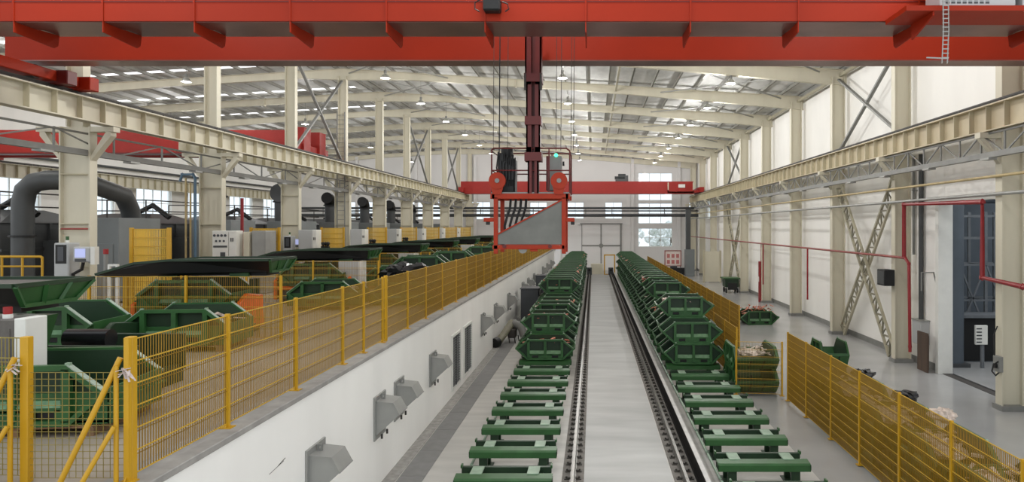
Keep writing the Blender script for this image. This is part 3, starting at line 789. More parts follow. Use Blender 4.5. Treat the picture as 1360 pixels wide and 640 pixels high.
# near barrier across the platform, with braces
nf = thing('mesh_barrier', 'near yellow wire mesh barrier across the platform at lower left, held by sloping braces', 'barrier', (-5.7, 7.75, P))
for x in (-5.14, -6.3):
    MB().box(x-.045, x+.045, 7.74, 7.83, P, 4.7).build('post', 'yellow', nf, bev=.006)
m = MB(); fence_panel(m, (-6.28,7.78), (-5.14,7.78), P+.05, 4.3, .072, .0055, grid=True); m.build('mesh_panel', 'olivemesh', nf)
m = MB(); fence_panel(m, (-8.6,8.0), (-6.34,7.8), 4.0, 4.68, .045, .006); fence_panel(m, (-8.6,8.05), (-6.34,7.85), P+.05, 4.4, .06, .006, grid=True); m.build('mesh_panel', 'olivemesh', nf)
for x in (-5.2, -6.36):
    m = MB(); m.tube([(x,7.7,4.48),(x-.52,7.45,P+.02)], .03, 10); m.build('brace', 'yellow', nf, smooth=True)
    m = MB(); m.tube([(x-.02,7.66,P),(x-.02,7.66,4.4)], .026, 10); m.build('brace', 'yellow', nf, smooth=True)
    m = MB(); m.tube([(x,7.6,3.75),(x-.27,7.4,P+.02)], .026, 10); m.build('brace', 'yellow', nf, smooth=True)
for i, (x, z, w_) in enumerate(((-6.37, 4.38, 'left post of the near barrier'), (-5.12, 4.35, 'right post of the near barrier'))):
    m = MB(); r_ = random.Random(i)
    for j in range(9): m.bar((x+r_.uniform(-.05,.05),7.68,z+r_.uniform(-.03,.03)),(x+r_.uniform(-.11,.13),7.63+r_.uniform(-.03,.03),z+r_.uniform(-.12,.04)),.02,.006)
    tag(m.build('cloth_tie', 'tape' , at=(x,7.66,z)), 'white cloth tie knotted round the %s' % w_, 'tie', 'cloth ties')
# fences across the platform, one per cell
for c in range(0, 8):
    y = 17.6 + 8*c
    pts = [(-7.85,y), (-10.25,y+.02), (-12.7,y+.04), (-15.1,y+.06)]
    fence(pts, P, 4.66, 'yellow mesh fence running across the platform between the bin cells, %s from the front' % ORD[c], 'yellowmesh', grp='cross fences on the platform', w=.007, step=.05 if c < 3 else .08)
# right hand fences
ry = [8.5, 10.75, 12.9, 15.1, 17.35, 19.45, 21.7, 23.75]
fence([(6.6, y) for y in ry], .02, 2.32, 'nearest yellow mesh fence on the right hall floor, shielding stacked scrap bins', w=.0115, folds=10, fw=.015)
fence([(5.45, 26.6), (5.42, 28.8), (5.4, 31.2)], .02, 2.08, 'short yellow mesh fence just behind the right bin row beside the caged bins', w=.011, folds=9)
ry2 = [31.9 + 2.25*i for i in range(25)]
fence([(6.65, y) for y in ry2], .02, 2.32, 'long yellow mesh fence running back beside the right bin row', w=.009, folds=10)
fence([(5.0, 24.5), (6.55, 24.3)], .05, 1.9, 'yellow mesh gate panel across the gap in the right fences, before two bins', 'olivemesh', w=.007)

# ================================================================ WALL HOODS and grilles on the retaining wall
hoodY = [12.0, 15.7, 17.3, 21.0, 30.6, 34.6, 40.0, 48.0, 52.0, 57.0, 67.0, 73.0, 80.0]
for i, y in enumerate(hoodY):
    o = thing('vent_hood', 'grey sheet metal vent hood on the white platform wall, %s from the front' % ORD[i], 'vent hood', (WX, y, 1.16), 'vent hoods on the white wall')
    MB().box(WX, WX+.04, y-.08, y+.75, 1.12, 2.1).build('back_plate', 'galv', o, bev=.006)
    prof = [(WX+.03,1.22),(WX+.56,1.70),(WX+.42,1.96),(WX+.04,2.0)]
    t = .015; m = MB(); m.prism(prof, 'y', y, y+t).prism(prof, 'y', y+.64, y+.64+t)
    for a, b in ((1,2),(2,3)):
        pa, pb = prof[a], prof[b]; m.prism([pa, pb, (pb[0]-.012,pb[1]-.014), (pa[0]-.014,pa[1]-.01)], 'y', y, y+.655)
    m.build('hood_shell', 'galv', o)
    e = MB(); e.bar((WX+.04,y-.005,2.0),(WX+.42,y-.005,1.96),.02,.02); e.bar((WX+.42,y-.005,1.96),(WX+.56,y-.005,1.7),.02,.02); e.bar((WX+.56,y,1.70),(WX+.56,y+.65,1.70),.02,.02); e.build('folded_rim', 'galv', o)
    MB().prism([(WX+.05,1.26),(WX+.53,1.70),(WX+.5,1.72),(WX+.05,1.32)], 'y', y+.02, y+.63).build('inner_gauze', 'black', o)
    for z in (2.05,): MB().ring([(WX+.06,z-.06),(WX+.16,z-.06),(WX+.16,z+.06),(WX+.06,z+.06)], [(WX+.09,z-.03),(WX+.13,z-.03),(WX+.13,z+.03),(WX+.09,z+.03)], 'y', y+.28, y+.31).build('lifting_eye', 'greysteel', o)
    MB().cyl((WX+.14,y+.1,1.24),(WX+.14,y+.1,1.14),.025,8).cyl((WX+.14,y+.5,1.24),(WX+.14,y+.5,1.14),.025,8).build('drain_stub', 'darksteel', o)
for i, (y0, y1) in enumerate(((24.2, 25.75), (26.4, 28.1))):
    o = thing('louvre_grille', 'dark louvred grille set low in the white platform wall, %s of two' % ('nearer', 'farther')[i], 'grille', (WX, y0, .22), 'louvre grilles')
    MB().ring([(y0,.22),(y1,.22),(y1,2.15),(y0,2.15)], [(y0+.08,.3),(y1-.08,.3),(y1-.08,2.07),(y0+.08,2.07)], 'x', WX-.01, WX+.05).build('frame', 'whitep', o)
    MB().box(WX-.005, WX+.005, y0+.08, y1-.08, .3, 2.07).build('backing', 'black', o)
    m = MB()
    for j in range(20): m.bar((WX+.02,y0+.08,.36+j*.088),(WX+.02,y1-.08,.36+j*.088),.03,.012,(1,0,1))
    m.build('louvre_slats', 'mach', o); MB().box(WX, WX+.045, (y0+y1)/2-.03, (y0+y1)/2+.03, .3, 2.07).build('mullion', 'mach', o)
struct(MB().bar((WX+.001,10.6,2.17),(WX+.001,11.1,2.21),.012,.002).bar((WX+.001,10.9,2.2),(WX+.001,11.15,2.24),.02,.002).build('trim_6', 'darksteel'))
# blower-like machine lying by the wall
o = thing('floor_blower', 'grimy grey motor and tube lying on the floor against the white wall', 'blower', (-4.2, 35.8, 0))
MB().tube([(-4.75,34.4,.15),(-4.2,36.2,.95)], [.17,.2], 16).build('tube', 'brace', o, smooth=True)
MB().cyl((-4.85,34.2,.22),(-4.72,34.5,.24),.24,20).build('foot_wheel', 'black', o, smooth=True)
MB().tube([(-4.15,36.1,.95),(-3.75,36.0,.8),(-3.45,35.6,.25)], [.22,.2,.22], 16).build('elbow', 'greysteel', o, smooth=True)
MB().box(-4.35,-3.95,35.6,36.3,.25,.7).build('motor', 'darksteel', o, bev=.04); m = MB()
for x, y in ((-4.3,35.6),(-4.0,35.5),(-3.9,36.3)): m.bar((x,y,.3),(x+.05,y,.0),.05)
m.build('stand', 'darksteel', o)
for i, (y, z, nm) in enumerate(((43.9, 2.0, 'nearer'), (55.5, 2.0, 'farther'))):
    o = thing('steel_cabinet', 'tall slate grey cabinet against the white wall behind the left bins, %s of two' % nm, 'cabinet', (-4.0, y, 0), 'slate cabinets')
    MB().box(-4.55,-3.45,y,y+1.6,.06,z).build('body', 'slate', o, bev=.02); MB().box(-4.6,-3.4,y-.05,y+1.65,z,z+.06).build('top', 'slate', o)
    MB().box(-4.5,-3.5,y-.01,y,.15,z-.1).build('door', 'slate', o); MB().box(-4.5,-3.5,y+.05,y+1.5,0,.06).build('plinth', 'black', o)
    MB().cyl((-3.45,y+.8,1.55),(-3.3,y+.8,1.55),.42,24).build('fan', 'black', o, smooth=True)

# ================================================================ RIGHT SIDE
def pipe(name, pts, r, mt, label, n=10, elbows=True, cat='pipe', clips=()):
    o = thing(name, label, cat, pts[0]); MB().tube(pts, r, n).build('run', mt, o, smooth=True)
    m = MB()
    for p in pts[1:-1]: m.lump(p, r*1.35, seed=1, sub=1, amp=0)
    if len(pts) > 2: m.build('elbow', mt, o, smooth=True)
    c = MB()
    for p in clips: c.box(p[0]-.05, XR, p[1]-.03, p[1]+.03, p[2]-.08, p[2]-.03)
    if clips: c.build('bracket', 'greysteel', o)
    return o
X = 13.9
cl = lambda z: [(X, y-.25, z) for y in colY[1:]]
pipe('wall_pipe', [(13.05,18,7.56),(13.05,93,7.56)], .05, 'brass', 'pale ochre pipe running high along the right wall, upper of two', clips=cl(7.56)[1:2])
pipe('wall_pipe', [(13.02,18,6.98),(13.02,93,6.98)], .06, 'galv', 'grey pipe running along the right wall under the ochre one')
pipe('fire_pipe', [(13.0,29.35,4.62),(13.0,93,4.62)], .055, 'rust', 'rusty red water pipe running along the right wall at mid height')
pipe('fire_pipe', [(13.0,29.35,4.62),(13.0,29.2,4.62),(13.0,28.85,4.4),(13.0,28.75,1.0),(13.0,28.75,.78)], .065, 'firered', 'red pipe dropping down the right wall beside the grey switch box')
pipe('fire_pipe', [(13.0,29.3,4.65),(13.0,29.3,6.85),(13.0,23.4,6.75),(13.0,23.4,4.22),(13.0,21.2,4.1),(13.0,16,4.0)], .085, 'firered', 'thick red fire pipe framing the tall doorway on the right wall', n=14)
for y, nm in ((42.5,'nearer'),(53.6,'farther')):
    pipe('fire_pipe', [(13.0,y,4.62),(13.0,y,1.5)], .05, 'firered', 'thin red drop pipe on the right wall, %s of two' % nm)
o = thing('hydrant_riser', 'red hydrant riser cabinet standing beside a right wall column', 'hydrant', (13.2, 55.0, 0))
MB().box(13.0,13.35,54.8,55.2,0,3.2).build('cabinet', 'firered', o, bev=.02); MB().box(12.99,13.0,54.9,55.1,1.6,2.0).build('sign_plate', 'whitep', o); MB().cyl((13.18,55,3.2),(13.18,55,4.6),.05,8).build('pipe', 'firered', o)
pipe('conduit', [(13.95,29.8,1.2),(13.95,29.8,9.0)], .10, 'mach', 'thick dark conduit rising up the right wall from the switch box', n=10)
pipe('conduit', [(13.98,30.55,4.7),(13.98,30.55,9.0)], .055, 'greysteel', 'thin grey conduit beside the thick dark conduit on the right wall')
o = thing('switch_box', 'grey switch box at the foot of the dark conduit on the right wall', 'switch box', (13.9, 29.6, .9))
MB().box(13.72,XR,29.35,30.15,.95,1.95).build('case', 'mach3', o, bev=.015); MB().box(13.71,13.72,29.42,30.08,1.05,1.85).build('door', 'mach3', o); MB().box(13.68,XR,29.3,30.2,1.95,1.99).build('lid', 'galv', o)
o = thing('loudspeaker_box', 'black box mounted on the right wall column beside the rusty pipe', 'speaker', (13.0, 30.4, 3.6))
MB().box(12.6,13.05,30.3,31.1,3.35,4.05).build('case', 'black', o, bev=.02); MB().box(12.59,12.6,30.36,31.04,3.42,3.98).build('grille', 'mach', o); MB().box(13.05,13.16,30.6,30.8,3.6,3.8).build('bracket', 'greysteel', o)
tag(MB().tube([(14.12,28.8,3.5),(13.9,28.6,4.05),(13.4,28.6,4.05),(13.4,28.6,3.3)], .03, 8).build('hook_pipe', 'greysteel', at=(13.9,28.6,3.5)), 'small grey hooked pipe beside the doorway', 'pipe')
o = thing('weathered_board', 'dark weathered board standing against the wall left of the tall doorway', 'board', (13.95, 28.6, 0))
MB().box(13.5,13.56,28.3,29.2,0,1.6).build('board', 'wood', o, bev=.01); MB().box(13.56,13.62,28.4,28.5,.1,1.5).box(13.56,13.62,29,29.1,.1,1.5).build('batten', 'wood', o)
# store room beyond the doorway
struct(MB().box(XR+.32, 30, 15, 40, -.3, 0).build('floor_store', 'conc2'))
struct(MB().box(27, 27.3, 15, 45, 0, 8).box(XR+.32, 27, 35, 35.3, 0, 8).box(XR+.32, 27.3, 13.5, 13.8, 0, 8).build('wall_store', 'darkroom'))
o = thing('store_pillar', 'thick blue grey pillar just inside the tall doorway', 'pillar', (14.9, 29.9, 0))
MB().cyl((15.35,29.9,0),(15.35,29.9,7.5),.42,28).build('shaft', 'darkroom', o, smooth=True); MB().box(14.85,15.85,29.4,30.4,0,.15).build('base', 'mach', o)
pipe('duct_pipe', [(17.35,33.6,0),(17.35,33.6,6.9),(17.7,33.6,7.35),(20,33.6,7.4)], .36, 'darkroom', 'large grey duct bending over inside the store room', n=18, cat='duct')
o = thing('steel_rack', 'tall grey steel rack with crossed braces inside the store room', 'rack', (19, 32, 0))
m = MB()
xs = (16.5, 17.7, 18.9); 
for x in xs:
    for y in (31.6, 33.0): m.bar((x,y,0),(x,y,6.6),.12)
m.build('upright', 'darkroom2', o); m = MB()
for z in (1.2, 2.6, 4.2, 5.4, 6.4):
    for y in (31.6, 33.0): m.bar((xs[0],y,z),(xs[2],y,z),.09)
    for x in xs: m.bar((x,31.6,z),(x,33,z),.07)
m.build('shelf_beam', 'darkroom2', o); m = MB()
for a, b in zip(xs, xs[1:]):
    m.bar((a,31.55,1.2),(b,31.55,4.2),.07); m.bar((b,31.55,1.2),(a,31.55,4.2),.07)
m.build('cross_brace', 'darkroom2', o)
m = MB(); m.box(16.5,18.9,31.6,33,1.2,1.26); m.build('shelf', 'galv', o)
o = thing('dark_machine', 'black boxy machine on the floor of the store room behind a pale notice board', 'machine', (18.5, 31, 0))
MB().box(16.0,18.3,30.6,31.4,.05,1.95).build('body', 'black', o, bev=.03); MB().box(15.9,18.4,30.4,31.5,1.95,2.08).build('top', 'darkroom2', o); MB().box(16.1,18.2,30.65,31.3,0,.05).build('skid', 'darkroom2', o)
o = thing('pedestal_panel', 'pale panel of switches on a post in front of the black machine', 'panel', (18.0, 29.3, 0))
MB().box(15.95,16.45,29.2,29.32,1.0,1.8).build('board', 'whitep', o, bev=.01); MB().cyl((16.3,29.35,0),(16.3,29.35,1.2),.08,10).build('post', 'darkroom2', o)
m = MB()
for i in range(5): m.box(15.98,16.2,29.19,29.2,1.08+i*.14,1.13+i*.14)
m.build('slots', 'mach', o)
# caged bins, other bins on the right hall floor
def place_bin(src, x, y, z, rz, label, grp=None, sc=None): return dup(src, (x,y,z), rz, label, grp, scale=sc)
place_bin(bin0, 4.97, 25.7, .02, -PI/2, 'green bin in the gap between the right fences, bottom of the caged pair', 'caged bins')
place_bin(bin0, 4.97, 25.7, .82, -PI/2, 'green bin in the gap between the right fences, top of the caged pair', 'caged bins')
scrap_heap(5.75, 25.7, 1.35, 1.2, 1.5, 91, 'pale scrap in the top caged bin by the right fences', 0)
o = place_bin(bin0, 10.05, 42.2, .0, .05, 'low green bin heaped with scrap, standing alone on the right aisle floor', None)
scrap_heap(10.05, 43.0, .62, 2.0, 1.3, 92, 'mixed scrap heaped high in the lone aisle bin', 1, hz=.45)
rb = [(9.0,25.4,0,'farthest',2), (8.09,20.3,0,'third',2), (8.09,17.7,0,'second',2), (8.09,15.1,0,'nearest',2), (8.09,12.5,0,'frontmost',2)]
for i, (x, y, z, nm, h) in enumerate(rb):
    for j in range(h):
        place_bin(bin0, x, y-(.1 if j else 0), .02+(.90 if not i else .75)*j, PI/2, 'green scrap bin behind the nearest right fence, %s of the %s stack' % (('lower','upper')[j], nm), 'scrap bins behind the right fence', (.62,.62,1.12) if not i else (1,.85,.94))
    if i: scrap_heap(x-.66, y+.05, 1.22, 1.1, 1.9, 100+i, 'pale curly scrap in the %s bin stack behind the right fence' % nm, 0, hz=.2)
for i, (x, y, z, nm) in enumerate(((7.75, 20.2, 1.85, 'far'), (7.9, 17.8, 1.8, 'middle'), (7.95, 16.0, 1.8, 'near'))):
    m = MB()
    for j in range(7): m.lump((x+.2*math.sin(j*2.1), y+.22*math.cos(j*1.7), z-.22+.05*(j%3)), .15, (1.2,1,.7), j+i*9, 2, .8)
    tag(m.build('scrap_bundle', 'blackgloss' if i < 2 else 'scrap', at=(x,y,z-.3)), '%s crumpled bundle poking above the nearest right fence, %s one' % (('black','dark','grey')[i], nm), 'bundle', 'crumpled bundles')
o = thing('partition_screen', 'cream partition screen standing by the far right wall', 'screen', (12.6, 74, 0))
MB().box(11.7,13.4,74,74.12,.1,3.3).build('board', 'cream', o); MB().box(11.6,11.75,73.9,74.2,0,3.4).box(13.35,13.5,73.9,74.2,0,3.4).build('frame', 'cream2', o)
o = thing('green_trolley', 'small dark green machine trolley by the far lattice brace', 'trolley', (13.0, 63.2, 0))
MB().box(11.8,13.0,62.5,64,.5,1.3).build('body', 'green2', o, bev=.04); MB().box(11.6,13.1,62.4,64.1,1.25,1.35).build('rim', 'green', o)
for x in (11.9,12.9):
    for y in (62.7,63.8): MB().cyl((x-.06,y,.22),(x+.06,y,.22),.22,14).build('wheel', 'black', o)
MB().box(12.0,12.8,62.3,62.5,.3,.9).build('motor', 'black', o)
o = thing('notice_board', 'white notice board with small red pictures by the far wall', 'notice board', (10.1, 88, 0))
MB().box(9.0,11.0,88,88.08,1.0,2.9).build('board', 'paper', o); MB().ring([(8.95,.95),(11.05,.95),(11.05,2.95),(8.95,2.95)], [(9.05,1.05),(10.95,1.05),(10.95,2.85),(9.05,2.85)], 'y', 87.95, 88.1).build('frame', 'rust', o)
m = MB()
for i in range(3):
    for j in range(2): m.box(9.25+i*.58,9.62+i*.58,87.97,88,1.25+j*.75,1.75+j*.75)
m.build('pictures', 'redink', o); MB().box(9.05,9.12,88,88.1,0,1).box(10.9,10.97,88,88.1,0,1).build('leg', 'mach', o)
o = thing('floor_sweeper', 'dark low machine parked beneath the notice board', 'machine', (10.0, 85.5, 0))
MB().box(9.3,11.2,85,86,.25,.9).build('body', 'black', o, bev=.08); MB().box(9.4,10.2,85.1,85.9,.9,1.15).build('hood', 'mach', o, bev=.04)
for x in (9.6,10.9): MB().cyl((x,84.95,.2),(x,85.1,.2),.2,14).build('wheel', 'black', o)
o = thing('pipe_riser', 'dark square riser post standing on a grey plinth near the far wall', 'post', (11.3, 84, 0))
MB().box(11.1,11.65,83.8,84.3,3.2,8.0).build('post', 'mach', o); MB().box(11.0,12.1,83.6,84.6,0,3.2).build('plinth', 'mach2', o, bev=.02)
# big far door, pipes bridge, yellow frames
o = thing('sliding_door', 'tall white panelled double door in the back wall', 'door', (1.05, YB-.1, 0))
for i, (x0,x1) in enumerate(((-1.6,1.05),(1.05,3.7))):
    lf = MB().box(x0,x1,YB-.12,YB,0,6.25).build('leaf', 'farwhite', o)
    MB().box(x0,x1,YB-.16,YB-.12,3.25,3.45).box(x0,x0+.09,YB-.16,YB-.12,0,6.25).box(x1-.09,x1,YB-.16,YB-.12,0,6.25).build('stile', 'greysteel', lf)
MB().box(-1.8,3.95,YB-.2,YB,6.25,6.4).box(3.7,3.85,YB-.18,YB,0,6.3).build('frame', 'greysteel', o); MB().cyl((1.05,YB-.17,3.35),(1.05,YB-.14,3.35),.3,16).build('lock_plate', 'greysteel', o)
o = thing('pipe_bridge', 'grey pipe bridge crossing in front of the back wall windows', 'pipe bridge', (-3, 88, 7.2))
for z, r in ((8.25,.15),(7.35,.2),(7.9,.09)): MB().cyl((-40,88,z),(13.2,88,z),r,10).build('pipe', 'mach', o)
m = MB()
for i in range(15): m.box(-34+i*3.3,-33.9+i*3.3,87.95,88.05,7.35,8.25)
m.build('hanger', 'greysteel', o)
for i, x in enumerate((-16.0,-10.5,-4.6,5.3,11.6,-24,-32)):
    tag(MB().box(x-.2,x+.2,YB-.35,YB,0 if x > -5 else P,15.4).build('wall_post', 'farwhite', at=(x,YB-.2,0)), 'pale wall post against the back wall, %s' % ('beside the left column line','right of the left windows','left of the white door','right of the white door','near the right corner','far behind the machines','at the far left')[i], 'post', 'back wall posts')
o = thing('safety_gate', 'small yellow safety gate frame at the far end of the rails', 'gate', (2.3, 86.5, 0))
MB().ring([(1.3,0),(2.7,0),(2.7,2.5),(1.3,2.5)],[(1.45,.1),(2.55,.1),(2.55,2.35),(1.45,2.35)],'y',86.4,86.5).build('frame','yellow',o); MB().box(2.9,3.05,82.5,82.6,0,1.7).box(3.2,3.35,81.5,81.6,0,1.5).box(2.9,3.35,82,82.1,1.3,1.45).build('barrier_post','yellow',o)
tag(MB().box(-.3,1.2,87,87.8,0,1.3).build('crate', 'cream', at=(.4,87,0), bev=.02), 'cream crate left of the yellow gate at the far end of the rails', 'crate')
for x, nm in ((-.48,'left'),(2.15,'right')):
    o = thing('rail_buffer', 'dark buffer stop at the far end of the %s rail' % nm, 'buffer', (x, 86, 0))
    MB().box(x-.3,x+.3,86,86.4,0,.9).build('block', 'mach', o, bev=.03); MB().cyl((x,85.8,.6),(x,86,.6),.16,14).build('pad', 'black', o)
for i, (x, y, z) in enumerate(((10.5,110,0),(6.0,118,0),(13.5,122,0),(-4,116,0),(2.5,114,0))):
    o = thing('tree', 'pale leafy tree outside the back windows, %s from the left' % ORD[[3,2,4,0,1][i]], 'tree', (x,y,-.2), 'trees outside')
    MB().tube([(x,y,-.2),(x+.1,y,2),(x,y,4)], [.2,.15,.1], 8).build('trunk', 'bark', o)
    m = MB(); r_ = random.Random(i)
    for j in range(26): m.lump((x+r_.gauss(0,1.1),y+r_.gauss(0,1),4+r_.gauss(0,1.0)), r_.uniform(.3,.7), seed=j, sub=1, amp=.8)
    m.build('crown', 'leaf', o)

# ================================================================ LEFT PLATFORM CELLS
def tidx(c): return ORD[c]
def make_feeder(c, dy):
    y0 = 10.15+dy; y1 = y0+1.6
    o = thing('feeder_pan', 'wide flat green feeder pan with dark underside on the platform, %s from front' % ORD[c], 'feeder', (-10.6, y0+.8, P), 'feeder pans')
    def pan(m, i, zt, zb):
        pass
    XA, XB = -12.9, -8.4
    zt, zb = 5.06, 4.74
    prof = [(XA,4.68),(-11.9,4.97),(-11.0,5.05),(XB,zt),(XB-.11,zb),(XA+.25,4.58)]
    sh = MB()
    n = len(prof); ins = [0,0,0,0,.26,.26]
    vs = [(x,y0+ins[i],z) for i,(x,z) in enumerate(prof)]+[(x,y1-ins[i],z) for i,(x,z) in enumerate(prof)]
    fs = [tuple(range(n-1,-1,-1)), tuple(range(n,2*n))] + [(i,(i+1)%n,n+(i+1)%n,n+i) for i in range(n) if i not in (0,1,2)]
    sh.add(vs, fs); sh = sh.build('shell', 'black', o)
    li = MB().prism([(XA,4.66),(-11.9,4.95),(-11.0,5.03),(XB,zt-.02),(XB,zt-.04),(-11.0,5.01),(-11.9,4.93),(XA,4.64)],'y',y0+.03,y1-.03).build('rubber_bed', 'rubber', o)
    top = [(XA,y0),(XB,y0),(XB,y1),(XA,y1)]
    r = MB(); P4 = [(XA,4.68),(-11.9,4.97),(-11.0,5.05),(XB,zt)]
    for yy in (y0, y1):
        for a, b in zip(P4, P4[1:]): r.bar((a[0],yy,a[1]),(b[0],yy,b[1]),.08,.06)
    r.bar((XB,y0,zt),(XB,y1,zt),.08,.06); r.build('rim', 'green2', o)
    e = MB()
    for t_ in (0.0,.36,.68,1.0):
        ya = y0+(y1-y0)*t_; yb = y0+.28+(y1-y0-.56)*t_
        e.bar((XB+.02,ya,zt-.02),(XB-.09,yb,zb),.06,.05)
    e.bar((XB-.09,y0+.28,zb),(XB-.09,y1-.28,zb),.07,.06); e.build('end_rib', 'green', o)
    pn = MB().add([(XB+.004,y0+.06,zt-.04),(XB+.004,y1-.06,zt-.04),(XB-.104,y1-.3,zb+.01),(XB-.104,y0+.3,zb+.01),(XB-.02,y0+.06,zt-.04),(XB-.02,y1-.06,zt-.04),(XB-.13,y1-.3,zb+.01),(XB-.13,y0+.3,zb+.01)],
        [(0,1,2,3),(7,6,5,4),(0,4,5,1),(1,5,6,2),(2,6,7,3),(3,7,4,0)]); pn.build('end_panel', 'green', sh)
    u = MB().box(XA+1.0,XB-.3,y0+.5,y1-.35,4.62,4.74); u.build('vibrator_frame', 'black', o)
    for x in (XA+1.6, XB-1.0): MB().box(x-.25,x+.25,y0+.42,y0+.5,4.6,4.74).build('mount_bracket', 'green', o)
    if c == 0:
        h = MB(); h.add([(XA+1.2,y0+.4,4.5),(XB-.35,y0+.4,4.5),(XB-.35,y1-.3,4.5),(XA+1.2,y1-.3,4.5),(XA+1.6,y0+.6,3.6),(XB-.6,y0+.6,3.6),(XB-.6,y1-.35,3.6),(XA+1.6,y1-.35,3.6)],
            [(0,1,5,4),(1,2,6,5),(2,3,7,6),(3,0,4,7),(4,5,6,7),(0,3,2,1)]); h.build('chute', 'green', o)
    for x in (XA+1.7, XB-.9):
        for y in (y0+.95, y1-.4): MB().box(x-.06,x+.06,y-.06,y+.06,P,4.5).build('leg', 'green2', o)
    MB().box(XA+1.3,XA+1.8,y0+.12,y0+.22,4.7,4.84).build('rating_plate', 'greysteel', o)
    return o
def cell(c):
    dy = 8*c
    make_feeder(c, dy)
    nth = ORD[c]
    # orange tipping cradle with a bin on it
    yb = 17.7+8*(c-1) if c else 14.35
    xk = -10.4 if c else -11.6
    om = 'orange' if c else 'green2'
    o = thing('tipping_cradle', '%s tipping cradle under a green bin in the %s bin cell on the platform' % ('orange' if c else 'dark green', nth), 'cradle', (xk, yb, P), 'tipping cradles')
    zb_ = .5 if c else .2
    MB().box(xk-1.25,xk+1.25,yb+.1,yb+1.5,P+zb_,P+zb_+.15).build('bed', om, o, bev=.03)
    for x in (xk-1.33, xk+1.33): MB().prism([(yb+.1,P+.15),(yb+1.5,P+.15),(yb+1.4,P+zb_+.5),(yb+.6,P+zb_+.6),(yb+.1,P+zb_+.35)],'x',x-.06,x+.06).build('side_plate', om, o, bev=.02)
    for x in (xk-1.0, xk+1.0): MB().cyl((x-.15,yb+.3,P+.18),(x+.15,yb+.3,P+.18),.17,16).build('roller', 'darksteel', o, smooth=True)
    MB().box(xk-1.2,xk+1.2,yb+.15,yb+1.5,P,P+zb_).build('base_frame', 'darksteel', o)
    place_bin(tbin0, xk, yb+.05, P+zb_+.16, .1 if not c else .05, 'green bin resting on the tipping cradle in the %s bin cell on the platform' % nth, 'bins on tipping cradles')
    # bin on pallet
    if c == 0: px, py, pr = -7.78, 9.35, .1
    elif c == 1: px, py, pr = -9.45, 15.75, .1
    else: px, py, pr = -9.2, 15.75+8*(c-1), .08
    p = thing('pallet', 'dull timber pallet under a green bin, in the %s bin cell on the platform' % nth, 'pallet', (px,py,P), 'pallets', rz=pr)
    POS[p] = Vector((0,0,0))
    m = MB()
    for i in range(7): m.box(-1.0,1.0,.05+i*.22,.19+i*.22,.11,.14)
    m.build('deck_boards', 'pallet', p); m = MB()
    for x in (-.95,0,.95): m.box(x-.06,x+.06,.05,1.51,0,.11)
    m.build('bearer', 'pallet', p)
    place_bin(tbin0, px, py, P+.15, pr, 'green bin on a pallet in the %s bin cell on the platform' % nth, 'bins on pallets')
    if c: scrap_heap(px, py+.8, P+.62, 1.7, 1.1, 300+c, 'pale scrap in the pallet bin of the %s bin cell' % nth, 0)
    # control cabinet of the cell
    if c in (1, 4, 6, 7): return
    cx_, cy_ = (-8.75, 10.1+8*c) if c else (-8.07, 9.75)
    o = thing('cell_cabinet', 'grey and white control cabinet beside the feeder pan of the %s bin cell' % nth, 'cabinet', (cx_, cy_, P), 'cell control cabinets')
    MB().box(cx_-.75,cx_+.0,cy_,cy_+.4,P+.05,4.62).build('case', 'rubber' if c == 0 else 'mach3', o, bev=.01)
    MB().box(cx_,cx_+.16,cy_,cy_+.4,P+.05,4.64).build('white_side', 'whitep', o, bev=.01)
    MB().box(cx_-.7,cx_+.14,cy_+.03,cy_+.37,P,P+.05).build('plinth', 'black', o)
    MB().box(cx_-.7,cx_-.05,cy_-.012,cy_,P+.2,4.5).build('door', 'rubber' if c == 0 else 'mach3', o)
    if c: return
    b_ = MB().cyl((cx_-.25,cy_+.2,4.62),(cx_-.25,cy_+.2,4.68),.06,14).build('beacon_base', 'whitep', o, smooth=True)
    MB().cyl((cx_-.25,cy_+.2,4.68),(cx_-.25,cy_+.2,4.78),.055,14).build('beacon', 'redled', b_, smooth=True)
for c in range(8): cell(c)
o = thing('transfer_frame', 'dark green low transfer frame with a black roller on the platform near the front', 'frame', (-8.4, 12.2, P))
MB().box(-9.3,-7.55,11.55,11.65,3.3,3.95).build('side_beam', 'green2', o, bev=.01); MB().box(-9.3,-7.55,12.9,13.0,3.3,3.95).build('side_beam', 'green2', o, bev=.01); MB().cyl((-9.15,12.2,3.97),(-8.4,12.2,3.97),.17,20).build('roller', 'blackgloss', o, smooth=True)
for x in (-9.2,-7.65): MB().box(x-.06,x+.06,11.6,12.95,P,3.4).build('leg', 'green2', o)
# extra bins seen over the platform fence
eb = [(-6.85,25.2,.12,'under the black plastic bundle'), (-7.0,28.2,.1,'just behind the black plastic bundle'), (-6.8,33.5,.1,'beside the platform fence, one cell beyond the bundle'), (-6.7,42,.08,'beside the platform fence, two cells beyond the bundle'), (-6.7,50,.08,'beside the platform fence, three cells beyond the bundle')]
for i, (x, y, r_, w_) in enumerate(eb):
    place_bin(tbin0, x, y, P+.02, r_, 'green bin on the platform %s' % w_, 'bins beside the platform fence')
    if i: place_bin(tbin0, x, y, P+.82, r_, 'upper green bin on the platform %s' % w_, 'bins beside the platform fence')
    if i: scrap_heap(x, y+.8, P+1.32, 1.6, 1.0, 400+i, 'pale scrap in the upper bin %s' % w_, .3)
m = MB()
for j in range(9): m.lump((-6.85+.42*math.sin(j*2.3), 25.9+.3*math.cos(j*1.3), 4.15+.06*(j%4)), .36, (1.3,1,.75), j+50, 2, 1.0)
tag(m.build('plastic_bundle', 'blackgloss', at=(-6.85,25.9,3.9)), 'crumpled black plastic bundle on a bin just over the platform fence', 'bundle')

